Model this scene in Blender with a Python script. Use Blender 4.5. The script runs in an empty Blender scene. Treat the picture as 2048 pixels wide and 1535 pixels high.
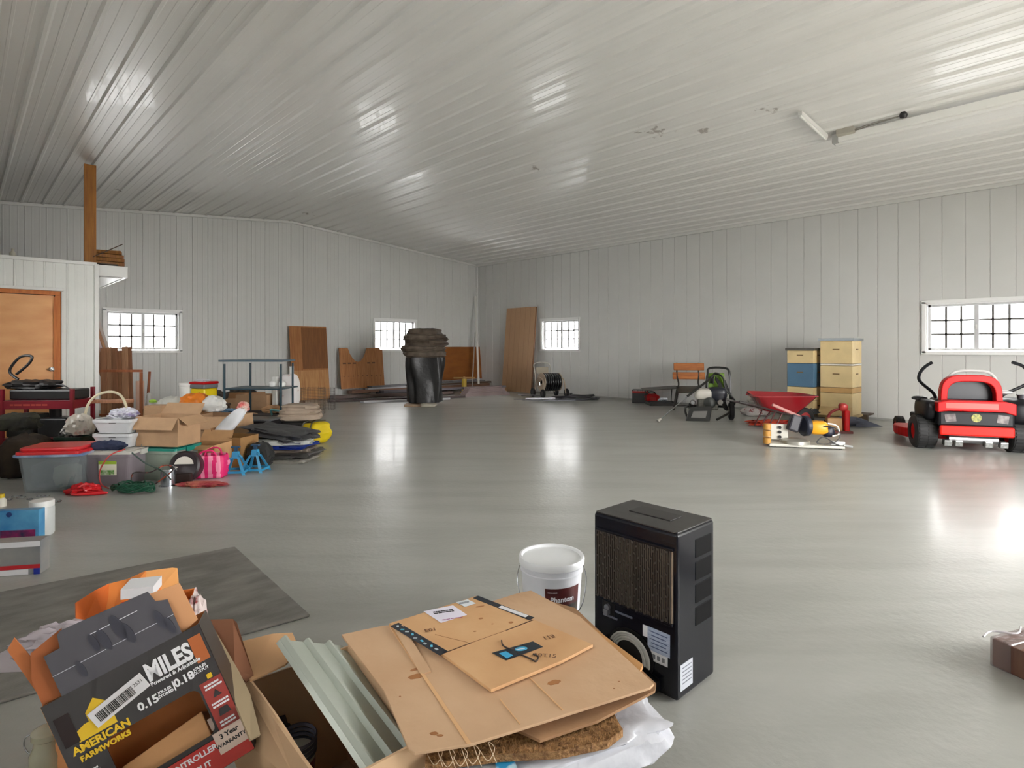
import bpy, math, random
from mathutils import Vector, Matrix, Euler, noise
R = math.radians
# ---------------- camera, world, light, exposure ----------------
F = 1149.0; H = 1.29; HOR = 692.0; PHI = R(43.94)
SP, CP = math.sin(PHI), math.cos(PHI)
CR = -PHI                       # heading of the camera's right-hand axis
XL, XB, YN, YA = -0.45, 11.6, -3.2, 13.6      # inner faces of the four walls
XR, ZR, ZE = 5.75, 4.30, 3.81   # ridge and eave
scn = bpy.context.scene
COL = scn.collection
cam = bpy.data.cameras.new('camera'); camo = bpy.data.objects.new('camera', cam); COL.objects.link(camo)
camo.location = (0, 0, H); camo.rotation_euler = (R(90), 0, -PHI)
cam.sensor_width = 36; cam.lens = 36*F/2048; cam.shift_y = -(767.5-HOR)/2048; cam.clip_start = .05; cam.clip_end = 200
scn.camera = camo
w = bpy.data.worlds.new('daylight'); scn.world = w; w.use_nodes = True
bg = w.node_tree.nodes['Background']; bg.inputs[0].default_value = (1, .985, .965, 1); bg.inputs[1].default_value = 12.0
vs = scn.view_settings; vs.view_transform = 'Standard'; vs.look = 'None'; vs.gamma = 1; vs.use_curve_mapping = False
vs.exposure = 0.9
def portal(loc, rot, sx, sy):
    l = bpy.data.lights.new('daylight_portal', 'AREA'); l.shape = 'RECTANGLE'; l.size = sx; l.size_y = sy
    l.cycles.is_portal = True
    o = bpy.data.objects.new('daylight_portal', l); o.location = loc; o.rotation_euler = rot; COL.objects.link(o)
# unseen overhead door openings, added behind the camera to let daylight in: (x0, x1, z1)
ADDED_DOORS = [(3.9, 7.3, 3.0)]
ADDED_LWIN = [(0.9, 2.2), (5.2, 6.5), (7.6, 8.9)]   # unseen windows added in the left wall for daylight
ADDED_NWIN = [(1.2, 2.5), (8.6, 9.9)]  # unseen windows behind the camera, added for more daylight
for x0, x1, z1 in ADDED_DOORS: portal(((x0+x1)/2, YN-.1, z1/2), (R(90), 0, R(180)), x1-x0, z1)
# ---------------- photo geometry helpers ----------------
def c2w(r, d, z=0): return Vector((r*CP+d*SP, -r*SP+d*CP, z))
def at(u, v, z=0):
    D = (H-z)*F/(v-HOR); return c2w((u-1024)/F*D, D, z)
def atD(u, v, D): return c2w((u-1024)/F*D, D, H-(v-HOR)/F*D)
def ray(u, v): return c2w((u-1024)/F, 1, -(v-HOR)/F)
def onA(u, v, y=YA):
    d = ray(u, v); return Vector((0,0,H))+d*(y/d.y)
def onB(u, v, x=XB):
    d = ray(u, v); return Vector((0,0,H))+d*(x/d.x)
def roof(x): return ZR-abs(x-XR)*(ZR-ZE)/(XB-XR)
def onC(u, v, dz=0):
    d = ray(u, v); lo, hi = 0, 60
    for _ in range(50):
        t = (lo+hi)/2; p = Vector((0,0,H))+d*t
        if p.z > roof(p.x)-dz: hi = t
        else: lo = t
    return Vector((0,0,H))+d*lo
# ---------------- materials ----------------
def lin(c): return tuple(((x/255)/12.92 if x/255 <= .04045 else (((x/255)+.055)/1.055)**2.4) for x in c)
MC = {}
def mat(c, rough=.55, metal=0, var=0, scale=6, bump=0, bscale=40, st=(1,1,1), c2=None, coat=0, alpha=1, spec=.5, lo=.35, hi=.65, det=4):
    key = (c, rough, metal, var, scale, bump, bscale, st, c2, coat, alpha, spec, lo, hi)
    if key in MC: return MC[key]
    m = bpy.data.materials.new('m%d' % len(MC)); m.use_nodes = True; MC[key] = m
    nt = m.node_tree; b = nt.nodes['Principled BSDF']
    col = lin(c)+(1,)
    b.inputs['Base Color'].default_value = col; b.inputs['Roughness'].default_value = rough
    b.inputs['Metallic'].default_value = metal; b.inputs['Coat Weight'].default_value = coat
    b.inputs['Alpha'].default_value = alpha; b.inputs['Specular IOR Level'].default_value = spec
    m.diffuse_color = col
    if var or c2 or bump:
        tc = nt.nodes.new('ShaderNodeTexCoord'); mp = nt.nodes.new('ShaderNodeMapping'); mp.inputs['Scale'].default_value = st
        nt.links.new(tc.outputs['Object'], mp.inputs[0])
    if var or c2:
        n = nt.nodes.new('ShaderNodeTexNoise'); n.inputs['Scale'].default_value = scale; n.inputs['Detail'].default_value = det
        nt.links.new(mp.outputs[0], n.inputs['Vector'])
        mr = nt.nodes.new('ShaderNodeMapRange'); mr.inputs[1].default_value = lo; mr.inputs[2].default_value = hi
        nt.links.new(n.outputs['Fac'], mr.inputs[0])
        mx = nt.nodes.new('ShaderNodeMix'); mx.data_type = 'RGBA'
        mx.inputs[6].default_value = col
        mx.inputs[7].default_value = (lin(c2)+(1,)) if c2 else tuple(x*(1-var) for x in col[:3])+(1,)
        nt.links.new(mr.outputs[0], mx.inputs[0]); nt.links.new(mx.outputs[2], b.inputs['Base Color'])
    if bump:
        n2 = nt.nodes.new('ShaderNodeTexNoise'); n2.inputs['Scale'].default_value = bscale; n2.inputs['Detail'].default_value = 3
        nt.links.new(mp.outputs[0], n2.inputs['Vector'])
        bp = nt.nodes.new('ShaderNodeBump'); bp.inputs['Strength'].default_value = bump; bp.inputs['Distance'].default_value = .01
        nt.links.new(n2.outputs['Fac'], bp.inputs['Height']); nt.links.new(bp.outputs[0], b.inputs['Normal'])
    return m
def wood(c, c2, sc=3, st=(12,12,1), rough=.6): return mat(c, rough, c2=c2, scale=sc, st=st, lo=.3, hi=.7)
def glassmat():
    m = bpy.data.materials.new('pane_glass'); m.use_nodes = True; nt = m.node_tree; nt.nodes.clear()
    o = nt.nodes.new('ShaderNodeOutputMaterial'); t = nt.nodes.new('ShaderNodeBsdfTransparent'); g = nt.nodes.new('ShaderNodeBsdfGlossy')
    g.inputs['Roughness'].default_value = .02; fr = nt.nodes.new('ShaderNodeFresnel'); fr.inputs[0].default_value = 1.35
    mx = nt.nodes.new('ShaderNodeMixShader'); nt.links.new(fr.outputs[0], mx.inputs[0]); t.inputs[0].default_value = (.8, .805, .81, 1); nt.links.new(t.outputs[0], mx.inputs[1]); nt.links.new(g.outputs[0], mx.inputs[2])
    nt.links.new(mx.outputs[0], o.inputs[0]); return m
GLASS = glassmat()
BLACK = mat((24,24,26), .4); DKGREY = mat((52,52,54), .5); BLKGLOSS = mat((14,16,26), .12, coat=.6)
WHITE = mat((232,232,228), .4); STEEL = mat((170,172,175), .25, 1); CHROME = mat((215,215,218), .12, 1)
RED = mat((190,10,14), .4, spec=.25); KRAFT = mat((188,152,116), .8, var=.14, scale=7, bump=.12, bscale=30)
KRAFT2 = mat((150,108,70), .8, var=.2, scale=5); TAN = mat((205,160,112), .8, var=.12, scale=8)
PAPER = mat((225,225,228), .6); RUBBER = mat((26,26,27), .7)
INK = mat((28,26,26), .6)
# ---------------- mesh builder ----------------
class MB:
    def __init__(s): s.v=[]; s.f=[]; s.m=[]; s.s=[]
    def add(s, vs, fs, mi=0, sm=False, M=None):
        o = len(s.v)
        for p in vs:
            p = Vector(p); s.v.append(M @ p if M else p)
        for f in fs: s.f.append([i+o for i in f]); s.m.append(mi); s.s.append(sm)
        return s
    def box(s, c, d, rot=(0,0,0), mi=0, tx=1, ty=1):
        M = Matrix.Translation(c) @ Euler([R(a) for a in rot]).to_matrix().to_4x4()
        x,y,z = d[0]/2,d[1]/2,d[2]/2
        vs = [(-x,-y,-z),(x,-y,-z),(x,y,-z),(-x,y,-z),(-x*tx,-y*ty,z),(x*tx,-y*ty,z),(x*tx,y*ty,z),(-x*tx,y*ty,z)]
        return s.add(vs, [(3,2,1,0),(4,5,6,7),(0,1,5,4),(1,2,6,5),(2,3,7,6),(3,0,4,7)], mi, False, M)
    def cyl(s, a, b, r, r2=None, n=16, mi=0, cap=True):
        a=Vector(a); b=Vector(b); r2 = r if r2 is None else r2
        z=(b-a).normalized(); x=z.orthogonal().normalized(); y=z.cross(x)
        vs=[]
        for p,q in ((a,r),(b,r2)):
            for i in range(n):
                t=2*math.pi*i/n; vs.append(p+x*math.cos(t)*q+y*math.sin(t)*q)
        s.add(vs,[(i,(i+1)%n,n+(i+1)%n,n+i) for i in range(n)],mi,True)
        if cap: s.add(vs,[tuple(range(n))[::-1], tuple(range(n,2*n))],mi,False)
        return s
    def tube(s, pts, r, n=8, mi=0, closed=False, sp=0):
        pts=[Vector(p) for p in pts]
        if sp: pts = spline(pts, sp, closed)
        N=len(pts); vs=[]; x=None
        for i,p in enumerate(pts):
            if closed: t=pts[(i+1)%N]-pts[i-1]
            else: t=pts[min(i+1,N-1)]-pts[max(i-1,0)]
            if t.length<1e-9: t=Vector((0,0,1))
            t.normalize()
            if x is None: x=t.orthogonal().normalized()
            x=(x-t*x.dot(t)); x = x.normalized() if x.length>1e-6 else t.orthogonal().normalized()
            y=t.cross(x)
            for k in range(n):
                a=2*math.pi*k/n; vs.append(p+x*math.cos(a)*r+y*math.sin(a)*r)
        fs=[]
        for i in range(N if closed else N-1):
            j=(i+1)%N
            for k in range(n): fs.append((i*n+k,i*n+(k+1)%n,j*n+(k+1)%n,j*n+k))
        s.add(vs,fs,mi,True)
        if not closed: s.add(vs,[tuple(range(n))[::-1],tuple(range((N-1)*n,N*n))],mi)
        return s
    def lathe(s, prof, n=28, c=(0,0,0), mi=0, M=None, sm=True):
        c=Vector(c); vs=[]
        for r,z in prof:
            for i in range(n):
                t=2*math.pi*i/n; vs.append(c+Vector((r*math.cos(t),r*math.sin(t),z)))
        fs=[(j*n+i,j*n+(i+1)%n,(j+1)*n+(i+1)%n,(j+1)*n+i) for j in range(len(prof)-1) for i in range(n)]
        return s.add(vs,fs,mi,sm,M)
    def prism(s, poly, t, M=None, mi=0, z0=0):
        n=len(poly); vs=[(x,y,z0) for x,y in poly]+[(x,y,z0+t) for x,y in poly]
        return s.add(vs,[tuple(range(n))[::-1],tuple(range(n,2*n))]+[(i,(i+1)%n,n+(i+1)%n,n+i) for i in range(n)],mi,False,M)
    def quad(s, a,b,c,d, mi=0): return s.add([a,b,c,d],[(0,1,2,3)],mi)
    def blob(s, c, r, e=1.0, amp=.1, fr=3, seed=0, n=20, mi=0, flat=None):
        c=Vector(c); vs=[]; m=n//2
        def pw(x): return math.copysign(abs(x)**e, x)
        for j in range(m+1):
            ph=-math.pi/2+math.pi*j/m
            for i in range(n):
                t=2*math.pi*i/n
                p=Vector((pw(math.cos(ph))*pw(math.cos(t)),pw(math.cos(ph))*pw(math.sin(t)),pw(math.sin(ph))))
                k=1+amp*noise.noise(p*fr+Vector((seed*7.3,seed,seed*3.1)))*2
                q=Vector((p.x*r[0]*k,p.y*r[1]*k,p.z*r[2]*(1+amp*noise.noise(p*fr*1.3+Vector((seed,9,seed)))*1.5)))
                if flat is not None and q.z < -r[2]*flat: q.z=-r[2]*flat
                vs.append(c+q)
        fs=[(j*n+i,j*n+(i+1)%n,(j+1)*n+(i+1)%n,(j+1)*n+i) for j in range(m) for i in range(n)]
        return s.add(vs,fs,mi,True)
    def grid(s, fn, nx, ny, mi=0, sm=True):
        vs=[fn(i/nx,j/ny) for j in range(ny+1) for i in range(nx+1)]
        w=nx+1
        return s.add(vs,[(j*w+i,j*w+i+1,(j+1)*w+i+1,(j+1)*w+i) for j in range(ny) for i in range(nx)],mi,sm)
    def build(s, name, mats, parent=None, bev=0, solid=0, sub=0, loc=None, rot=None, seg=2):
        me=bpy.data.meshes.new(name); me.from_pydata([tuple(p) for p in s.v],[],s.f)
        for m in (mats if isinstance(mats,(list,tuple)) else [mats]): me.materials.append(m)
        me.polygons.foreach_set('material_index', s.m); me.polygons.foreach_set('use_smooth', s.s)
        me.update()
        if any(s.s): me.set_sharp_from_angle(angle=R(38))
        o=bpy.data.objects.new(name, me); COL.objects.link(o)
        if parent: o.parent=parent
        if loc is not None: o.location=loc
        if rot is not None: o.rotation_euler=rot
        if solid:
            d=o.modifiers.new('s','SOLIDIFY'); d.thickness=solid; d.offset=0
        if bev:
            d=o.modifiers.new('b','BEVEL'); d.width=bev; d.segments=seg; d.limit_method='ANGLE'; d.angle_limit=R(40)
        if sub:
            d=o.modifiers.new('u','SUBSURF'); d.levels=sub; d.render_levels=sub
        return o
def spline(pts, k, closed=False):
    out=[]; N=len(pts)
    rng = range(N if closed else N-1)
    for i in rng:
        if closed: p=[pts[(i-1)%N],pts[i],pts[(i+1)%N],pts[(i+2)%N]]
        else: p=[pts[max(i-1,0)],pts[i],pts[i+1],pts[min(i+2,N-1)]]
        for j in range(k):
            t=j/k
            out.append(.5*((2*p[1])+(p[2]-p[0])*t+(2*p[0]-5*p[1]+4*p[2]-p[3])*t*t+(3*p[1]-p[0]-3*p[2]+p[3])*t**3))
    if not closed: out.append(pts[-1])
    return out
def tag(o, label=None, cat=None, group=None, kind=None):
    if label: o['label']=label
    if cat: o['category']=cat
    if group: o['group']=group
    if kind: o['kind']=kind
    return o
def thing(name, label, cat, loc=(0,0,0), rz=0, group=None, rot=None):
    o=bpy.data.objects.new(name,None); COL.objects.link(o); o.empty_display_size=.1
    o.location=loc; o.rotation_euler = rot if rot else (0,0,rz)
    return tag(o,label,cat,group)
def one(name, label, cat, mb, mats, loc=(0,0,0), rz=0, group=None, rot=None, **k):
    return tag(mb.build(name, mats, None, loc=loc, rot=rot if rot else (0,0,rz), **k), label, cat, group)
def struct(name, mb, m, **k):
    o=mb.build(name,m,**k); o['kind']='structure'; return o
def scribble(parent,M,w_,h_,n,m,seed=1,name='print'):
    random.seed(seed); mb=MB()
    for j in range(n):
        y=h_/2-h_*(j+.5)/n; x=-w_/2
        while x<w_/2-.15*w_:
            L=w_*random.uniform(.08,.25); mb.box((min(x+L/2,w_/2-L/2),y,0),(L*.85,h_/n*.55,.0006)); x+=L
    mb.v=[M@p for p in mb.v]; return mb.build(name,m,parent)
def textmesh(txt, size, M, mats, name='lettering', parent=None, bold=0, align='CENTER', ex=0, xs=1):
    c=bpy.data.curves.new('t','FONT'); c.body=txt; c.size=size; c.align_x=align; c.align_y='CENTER'; c.offset=bold; c.extrude=ex; c.resolution_u=3
    o=bpy.data.objects.new('t',c); COL.objects.link(o)
    dg=bpy.context.evaluated_depsgraph_get(); dg.update()
    me=bpy.data.meshes.new_from_object(o.evaluated_get(dg)); bpy.data.objects.remove(o); bpy.data.curves.remove(c)
    me.transform(M @ Matrix.Diagonal((xs,1,1,1))); me.materials.clear(); me.materials.append(mats); me.name=name
    r=bpy.data.objects.new(name,me); COL.objects.link(r)
    if parent: r.parent=parent
    return r
def frontM(x,z,y=0,rot=0):    # text plane facing -y of the parent
    return Matrix.Translation((x,y,z)) @ Matrix.Rotation(R(90),4,'X') @ Matrix.Rotation(R(rot),4,'Z')
def rightM(x,y,z): return Matrix.Translation((x,y,z)) @ Matrix.Rotation(R(90),4,'Z') @ Matrix.Rotation(R(90),4,'X')
class Spot: pass
def spot(u0,u1,vt,vb=None,z=0,d=.3,D=None,dr=0):
    s=Spot(); s.D = (H-z)*F/(vb-HOR) if D is None else D
    s.w=(u1-u0)*s.D/F; s.h=H-(vt-HOR)*(s.D+d)/F-z; s.d=d
    s.loc=c2w(((u0+u1)/2-1024)/F*s.D, s.D+d/2, z); s.rz=CR+R(dr); return s
def rrect(w,h,r,n=4,cx=0,cy=0):
    o=[]
    for (x,y,a) in ((w/2-r,h/2-r,0),(-w/2+r,h/2-r,90),(-w/2+r,-h/2+r,180),(w/2-r,-h/2+r,270)):
        for i in range(n+1):
            t=R(a+90*i/n); o.append((cx+x+r*math.cos(t),cy+y+r*math.sin(t)))
    return o
XZ = Matrix.Rotation(R(90),4,'X')      # prism polygon (x,y)->(x,z), extruding towards -y
# ---------------- room ----------------
def prof(length, start=0, hgt=.011, bw=.014):
    """rib panel profile: list of (distance, height) points over the run"""
    pts=[]; s=start
    P=.305
    while s < length+P:
        for a,b in ((-bw,0),(-bw*.4,hgt),(bw*.4,hgt),(bw,0),(.085,0),(.09,.003),(.108,.003),(.113,0),(.192,0),(.197,.003),(.215,.003),(.22,0)):
            pts.append((s+a,b))
        s+=P
    pts=[p for p in pts if 0<p[0]<length]
    return [(0,0)]+pts+[(length,0)]
PAINT = mat((226,226,222), .34, var=.05, scale=2.5, coat=.15)
def wallmat():
    return mat((214,214,211), .42, var=.04, scale=1.5)
WM = wallmat()
def seams(length, start=0):
    pts=[(0,0)]; s=start
    while s<length-.03:
        if s>.02: pts+=[(s-.007,0),(s-.003,-.009),(s+.003,-.009),(s+.007,0)]
        s+=.305
    return pts+[(length,0)]
def paneled_wall(name, p0, p1, nrm, ztop, holes, start=0, m=WM, z0=0, pf=prof):
    """p0->p1 along the floor, nrm = into the room, holes: (s0,s1,z0,z1)"""
    p0=Vector(p0); p1=Vector(p1); L=(p1-p0).length; u=(p1-p0).normalized(); nrm=Vector(nrm)
    pr=pf(L,start)
    for a,b,_,_ in holes:
        for e in (a,b):
            pr=[q for q in pr if abs(q[0]-e)>.002]; pr.append((e,0))
    pr.sort(); mb=MB()
    for (a,ha),(b,hb) in zip(pr,pr[1:]):
        hs=sorted([(h[2],h[3]) for h in holes if h[0]-1e-6<=a and b<=h[1]+1e-6])
        za,zb=ztop(p0+u*a),ztop(p0+u*b)
        lo=z0
        A=p0+u*a+nrm*ha; B=p0+u*b+nrm*hb
        for h0,h1 in hs:
            if h0>lo: mb.quad((A.x,A.y,lo),(B.x,B.y,lo),(B.x,B.y,h0),(A.x,A.y,h0))
            lo=h1
        mb.quad((A.x,A.y,lo),(B.x,B.y,lo),(B.x,B.y,zb),(A.x,A.y,za))
    return struct(name, mb, m)
rf=lambda p: roof(p.x)
# windows: [wall, s-centre coordinate a, b, z0, z1]
WZ0,WZ1=1.20,2.0
winA=[(2.07,3.36),(8.0,9.3)]
winB=[(9.53,10.84),(.80,2.11)]
paneled_wall('wall_left_far', (XL,YA,0),(XB,YA,0),(0,-1,0), rf, [(a-XL,b-XL,WZ0,WZ1) for a,b in winA], start=.1)
paneled_wall('wall_right', (XB,YA,0),(XB,YN,0),(-1,0,0), rf, [(YA-b,YA-a,WZ0,WZ1) for a,b in winB], start=.12, pf=seams)
paneled_wall('wall_left', (XL,YN,0),(XL,YA,0),(1,0,0), rf, [(a-YN,b-YN,WZ0,WZ1) for a,b in ADDED_LWIN])
paneled_wall('wall_behind', (XB,YN,0),(XL,YN,0),(0,1,0), rf, [(XB-x1,XB-x0,0,z1) for x0,x1,z1 in ADDED_DOORS]+[(XB-b,XB-a,WZ0,WZ1) for a,b in ADDED_NWIN])
# ceiling
def ceilmat():
    m=mat((236,235,231), .33, var=.06, scale=1.2, coat=.1, st=(3,.15,1))
    nt=m.node_tree; b=nt.nodes['Principled BSDF']
    src=b.inputs['Base Color'].links[0].from_socket
    tc=nt.nodes.new('ShaderNodeTexCoord')
    nz=nt.nodes.new('ShaderNodeTexNoise'); nz.inputs['Scale'].default_value=9; nz.inputs['Detail'].default_value=5
    nt.links.new(tc.outputs['Object'],nz.inputs['Vector'])
    for (u,v,rad) in ((1305,262,.5),(1410,258,.25),(1068,336,.35),(618,427,.4),(1540,222,.3),(545,440,.25),(240,380,.2)):
        p=onC(u,v)
        d=nt.nodes.new('ShaderNodeVectorMath'); d.operation='DISTANCE'; d.inputs[1].default_value=p
        nt.links.new(tc.outputs['Object'],d.inputs[0])
        mr=nt.nodes.new('ShaderNodeMapRange'); mr.inputs[1].default_value=rad; mr.inputs[2].default_value=0; mr.inputs[3].default_value=0; mr.inputs[4].default_value=.34
        nt.links.new(d.outputs['Value'],mr.inputs[0])
        ad=nt.nodes.new('ShaderNodeMath'); ad.operation='ADD'; nt.links.new(mr.outputs[0],ad.inputs[0]); nt.links.new(nz.outputs['Fac'],ad.inputs[1])
        th=nt.nodes.new('ShaderNodeMapRange'); th.inputs[1].default_value=.79; th.inputs[2].default_value=.88; th.inputs[4].default_value=.6
        nt.links.new(ad.outputs[0],th.inputs[0])
        mx=nt.nodes.new('ShaderNodeMix'); mx.data_type='RGBA'; mx.inputs[7].default_value=lin((120,104,92))+(1,)
        nt.links.new(th.outputs[0],mx.inputs[0]); nt.links.new(src,mx.inputs[6]); src=mx.outputs[2]
    nt.links.new(src,b.inputs['Base Color']); return m
mb=MB(); pr=prof(XB-XL, .04, .024, .032)
i0=[q for q in pr if abs(q[0]-(XR-XL))>.04]+[(XR-XL,0)]; i0.sort()
ys=[YN+(YA-YN)*i/6 for i in range(7)]
for (a,ha),(b,hb) in zip(i0,i0[1:]):
    xa,xb=XL+a,XL+b
    for y0,y1 in zip(ys,ys[1:]):
        mb.quad((xa,y1,roof(xa)-ha),(xb,y1,roof(xb)-hb),(xb,y0,roof(xb)-hb),(xa,y0,roof(xa)-ha))
struct('ceiling', mb, ceilmat())
# outer shell so no light leaks
mb=MB()
mb.prism([(XL-.3,roof(XL)+.25),(XR,ZR+.25),(XB+.3,ZE+.25),(XB+.3,ZE+.05),(XR,ZR+.03),(XL-.3,roof(XL)+.05)], YA-YN+.6, M=Matrix.Translation((0,YA+.3,0))@XZ)
struct('trim_roof', mb, mat((150,150,150)))
# trims
TR=mat((222,222,218),.35); TRD=mat((168,168,164),.5)
mb=MB(); mb.box((XB-.03,(YN+YA)/2,ZE-.035),(.05,YA-YN-.02,.07)); struct('trim_1',mb,TR)
mb=MB()
for xa,xb in ((XL+.03,XR),(XR,XB-.06)):
    za,zb=roof(xa),roof(xb); mb.box(((xa+xb)/2,YA-.03,(za+zb)/2-.04),(math.hypot(xb-xa,zb-za),.045,.055),(0,-math.degrees(math.atan2(zb-za,xb-xa)),0))
struct('trim_2',mb,TR)
mb=MB(); mb.box((XB-.03,YA-.03,ZE/2),(.05,.05,ZE-.08)); struct('trim_3',mb,TR)
mb=MB(); mb.box((XB-.02,(YN+YA)/2,.02),(.035,YA-YN-.1,.04)); struct('baseboard_right',mb,TRD)
mb=MB(); mb.box(((1.5+XB)/2,YA-.02,.02),(XB-1.6,.035,.04)); struct('baseboard_far',mb,TRD)
# windows
def window(n, wall, a, b):
    # local frame: x along the wall to the right as seen from inside, y outward, z up
    L=b-a; h=WZ1-WZ0; c=(a+b)/2
    loc = {'A':(c,YA,WZ0),'B':(XB,c,WZ0),'L':(XL,c,WZ0),'N':(c,YN,WZ0)}[wall]
    rz = R({'A':0,'B':-90,'L':90,'N':180}[wall])
    WV=mat((240,240,238),.35); GM=mat((120,118,116),.5)
    mb=MB(); T=.16
    cas=.055
    mb.box((0,T/2-.02,-.0-.012+.0),(L+.0,T,.024)); mb.box((0,T/2-.02,h+.012-.024),(L,T,.024))
    mb.box((-L/2+.012,T/2-.02,h/2),(.024,T,h)); mb.box((L/2-.012,T/2-.02,h/2),(.024,T,h))
    for z in (-.02,h+.02): mb.box((0,-.03,z),(L+2*cas,.02,cas))
    for x in (-L/2-.02,L/2+.02): mb.box((x,-.03,h/2),(cas,.02,h+.05))
    o=mb.build('window_%d'%n, WV, None, bev=.003, loc=loc, rot=(0,0,rz)); o['kind']='structure'
    y=.10
    fr=MB(); e=.035
    fr.box((0,y,.024+e/2),(L-.05,.05,e)); fr.box((0,y,h-.024-e/2),(L-.05,.05,e))
    for x in (-L/2+.024+e/2,L/2-.024-e/2): fr.box((x,y,h/2),(e,.05,h-.05))
    fr.box((0,y-.01,h/2),(.06,.05,h-.06)); fr.build('window_frame',mat((205,205,206),.4),o)
    g=MB()
    for side in (-1,1):
        x0=side*(L/2-.06)*.5; ww=L/2-.06
        for k in (1,2): g.box((x0-ww/2+ww*k/3,y+.008,h/2),(.032,.008,h-.12))
        for k in (1,2): g.box((x0,y+.008,.06+(h-.12)*k/3),(ww,.008,.03))
    g.build('muntins',GM,o)
    p=MB(); p.box((0,y+.016,h/2),(L-.1,.005,h-.1)); p.build('glass_pane',GLASS,o)
    lk=MB(); lk.box((0,y-.045,h/2),(.018,.02,.07)); lk.build('latch',WHITE,o)
    return o
window(1,'A',*winA[0]); window(2,'A',*winA[1]); window(3,'B',*winB[0]); window(4,'B',*winB[1])
for i,q in enumerate(ADDED_LWIN): window(5+i,'L',*q)
for i,q in enumerate(ADDED_NWIN): window(8+i,'N',*q)
# floor
def floormat():
    m=bpy.data.materials.new('concrete'); m.use_nodes=True; nt=m.node_tree; b=nt.nodes['Principled BSDF']
    tc=nt.nodes.new('ShaderNodeTexCoord')
    def nz(sc,st,det=6,rot=0,dist=0):
        mp=nt.nodes.new('ShaderNodeMapping'); mp.inputs['Scale'].default_value=st; mp.inputs['Rotation'].default_value=(0,0,rot)
        n=nt.nodes.new('ShaderNodeTexNoise'); n.inputs['Scale'].default_value=sc; n.inputs['Detail'].default_value=det; n.inputs['Distortion'].default_value=dist
        mp.inputs['Rotation'].default_value=(0,0,0); m0=nt.nodes.new('ShaderNodeMapping'); m0.inputs['Rotation'].default_value=(0,0,rot)
        nt.links.new(tc.outputs['Object'],m0.inputs[0]); nt.links.new(m0.outputs[0],mp.inputs[0]); nt.links.new(mp.outputs[0],n.inputs['Vector']); return n
    def rng(src,a,b_,c,d):
        r=nt.nodes.new('ShaderNodeMapRange'); r.inputs[1].default_value=a; r.inputs[2].default_value=b_; r.inputs[3].default_value=c; r.inputs[4].default_value=d
        nt.links.new(src,r.inputs[0]); return r.outputs[0]
    def mix(f,a,b_):
        x=nt.nodes.new('ShaderNodeMix'); x.data_type='RGBA'; nt.links.new(f,x.inputs[0])
        for i,s in ((6,a),(7,b_)):
            if isinstance(s,tuple): x.inputs[i].default_value=lin(s)+(1,)
            else: nt.links.new(s,x.inputs[i])
        return x.outputs[2]
    n1=nz(.55,(1,1,1),5,0,.6); n2=nz(1.6,(1,2.6,1),5,R(20),.2); n3=nz(26,(1,1,1),3); n4=nz(1.1,(1,1,1),5,0,.3)
    c=mix(rng(n1.outputs['Fac'],.35,.65,0,1),(162,163,157),(171,172,166))
    c=mix(rng(n2.outputs['Fac'],.42,.85,0,.4),c,(188,187,182))
    c=mix(rng(n4.outputs['Fac'],.5,.85,0,.22),c,(146,144,138))
    n5=nz(2.4,(.22,1.5,1),7,PHI,.25)
    c=mix(rng(n5.outputs['Fac'],.45,.75,0,.32),c,(188,187,182)); c=mix(rng(n5.outputs['Fac'],.5,.3,0,.45),c,(150,148,142))
    nt.links.new(c,b.inputs['Base Color'])
    rr=rng(n2.outputs['Fac'],.3,.75,.32,.42); nt.links.new(rr,b.inputs['Roughness'])
    b.inputs['Specular IOR Level'].default_value=.5; b.inputs['Coat Weight'].default_value=.2; b.inputs['Coat Roughness'].default_value=.16
    bp=nt.nodes.new('ShaderNodeBump'); bp.inputs['Strength'].default_value=.12; bp.inputs['Distance'].default_value=.02
    ad=nt.nodes.new('ShaderNodeMath'); ad.operation='MULTIPLY_ADD'; ad.inputs[1].default_value=.25
    nt.links.new(n5.outputs['Fac'],ad.inputs[0]); nt.links.new(n3.outputs['Fac'],ad.inputs[2]); ad.inputs[1].default_value=2.0
    nt.links.new(ad.outputs[0],bp.inputs['Height']); nt.links.new(bp.outputs[0],b.inputs['Normal'])
    return m
mb=MB(); mb.box(((XL+XB)/2,(YN+YA)/2,-.06),(XB-XL+.5,YA-YN+.5,.12)); struct('floor',mb,floormat())
# gravel apron outside the doors
mb=MB(); mb.box((5.5,-14,-.12),(60,21,.1)); struct('trim_apron',mb,mat((150,146,138),.9,var=.2))
# ---------------- small room with the orange door (left) ----------------
RY=9.87; RX=onA(193,600,RY).x; RZ=2.44
def rib_front(name, x0, x1, z0, z1, y):
    mb=MB(); pr=prof(x1-x0,.06)
    for (a,ha),(b,hb) in zip(pr,pr[1:]): mb.quad((x0+a,y-ha,z0),(x0+b,y-hb,z0),(x0+b,y-hb,z1),(x0+a,y-ha,z1))
    return mb
WM2=mat((224,225,220),.4,var=.03)
dx0,dx1=.12,onA(121,600,RY).x; dz=onA(100,581,RY).z
mb=rib_front('',XL,dx1+.01,dz+.01,RZ,RY-.0)
m2=rib_front('',dx1+.01,RX,0,RZ,RY); mb.v_off=0
o=len(mb.v); mb.v+=m2.v; mb.f+=[[i+o for i in f] for f in m2.f]; mb.m+=m2.m; mb.s+=m2.s
m3=rib_front('',XL,dx0-.05,0,dz+.01,RY); o=len(mb.v); mb.v+=m3.v; mb.f+=[[i+o for i in f] for f in m3.f]; mb.m+=m3.m; mb.s+=m3.s
struct('wall_room_front',mb,WM2)
mb=MB(); mb.box((RX-.03,(RY+.03+YA-.03)/2,RZ/2),(.05,YA-RY-.06,RZ-.02)); struct('wall_room_side',mb,WM2)
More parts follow.
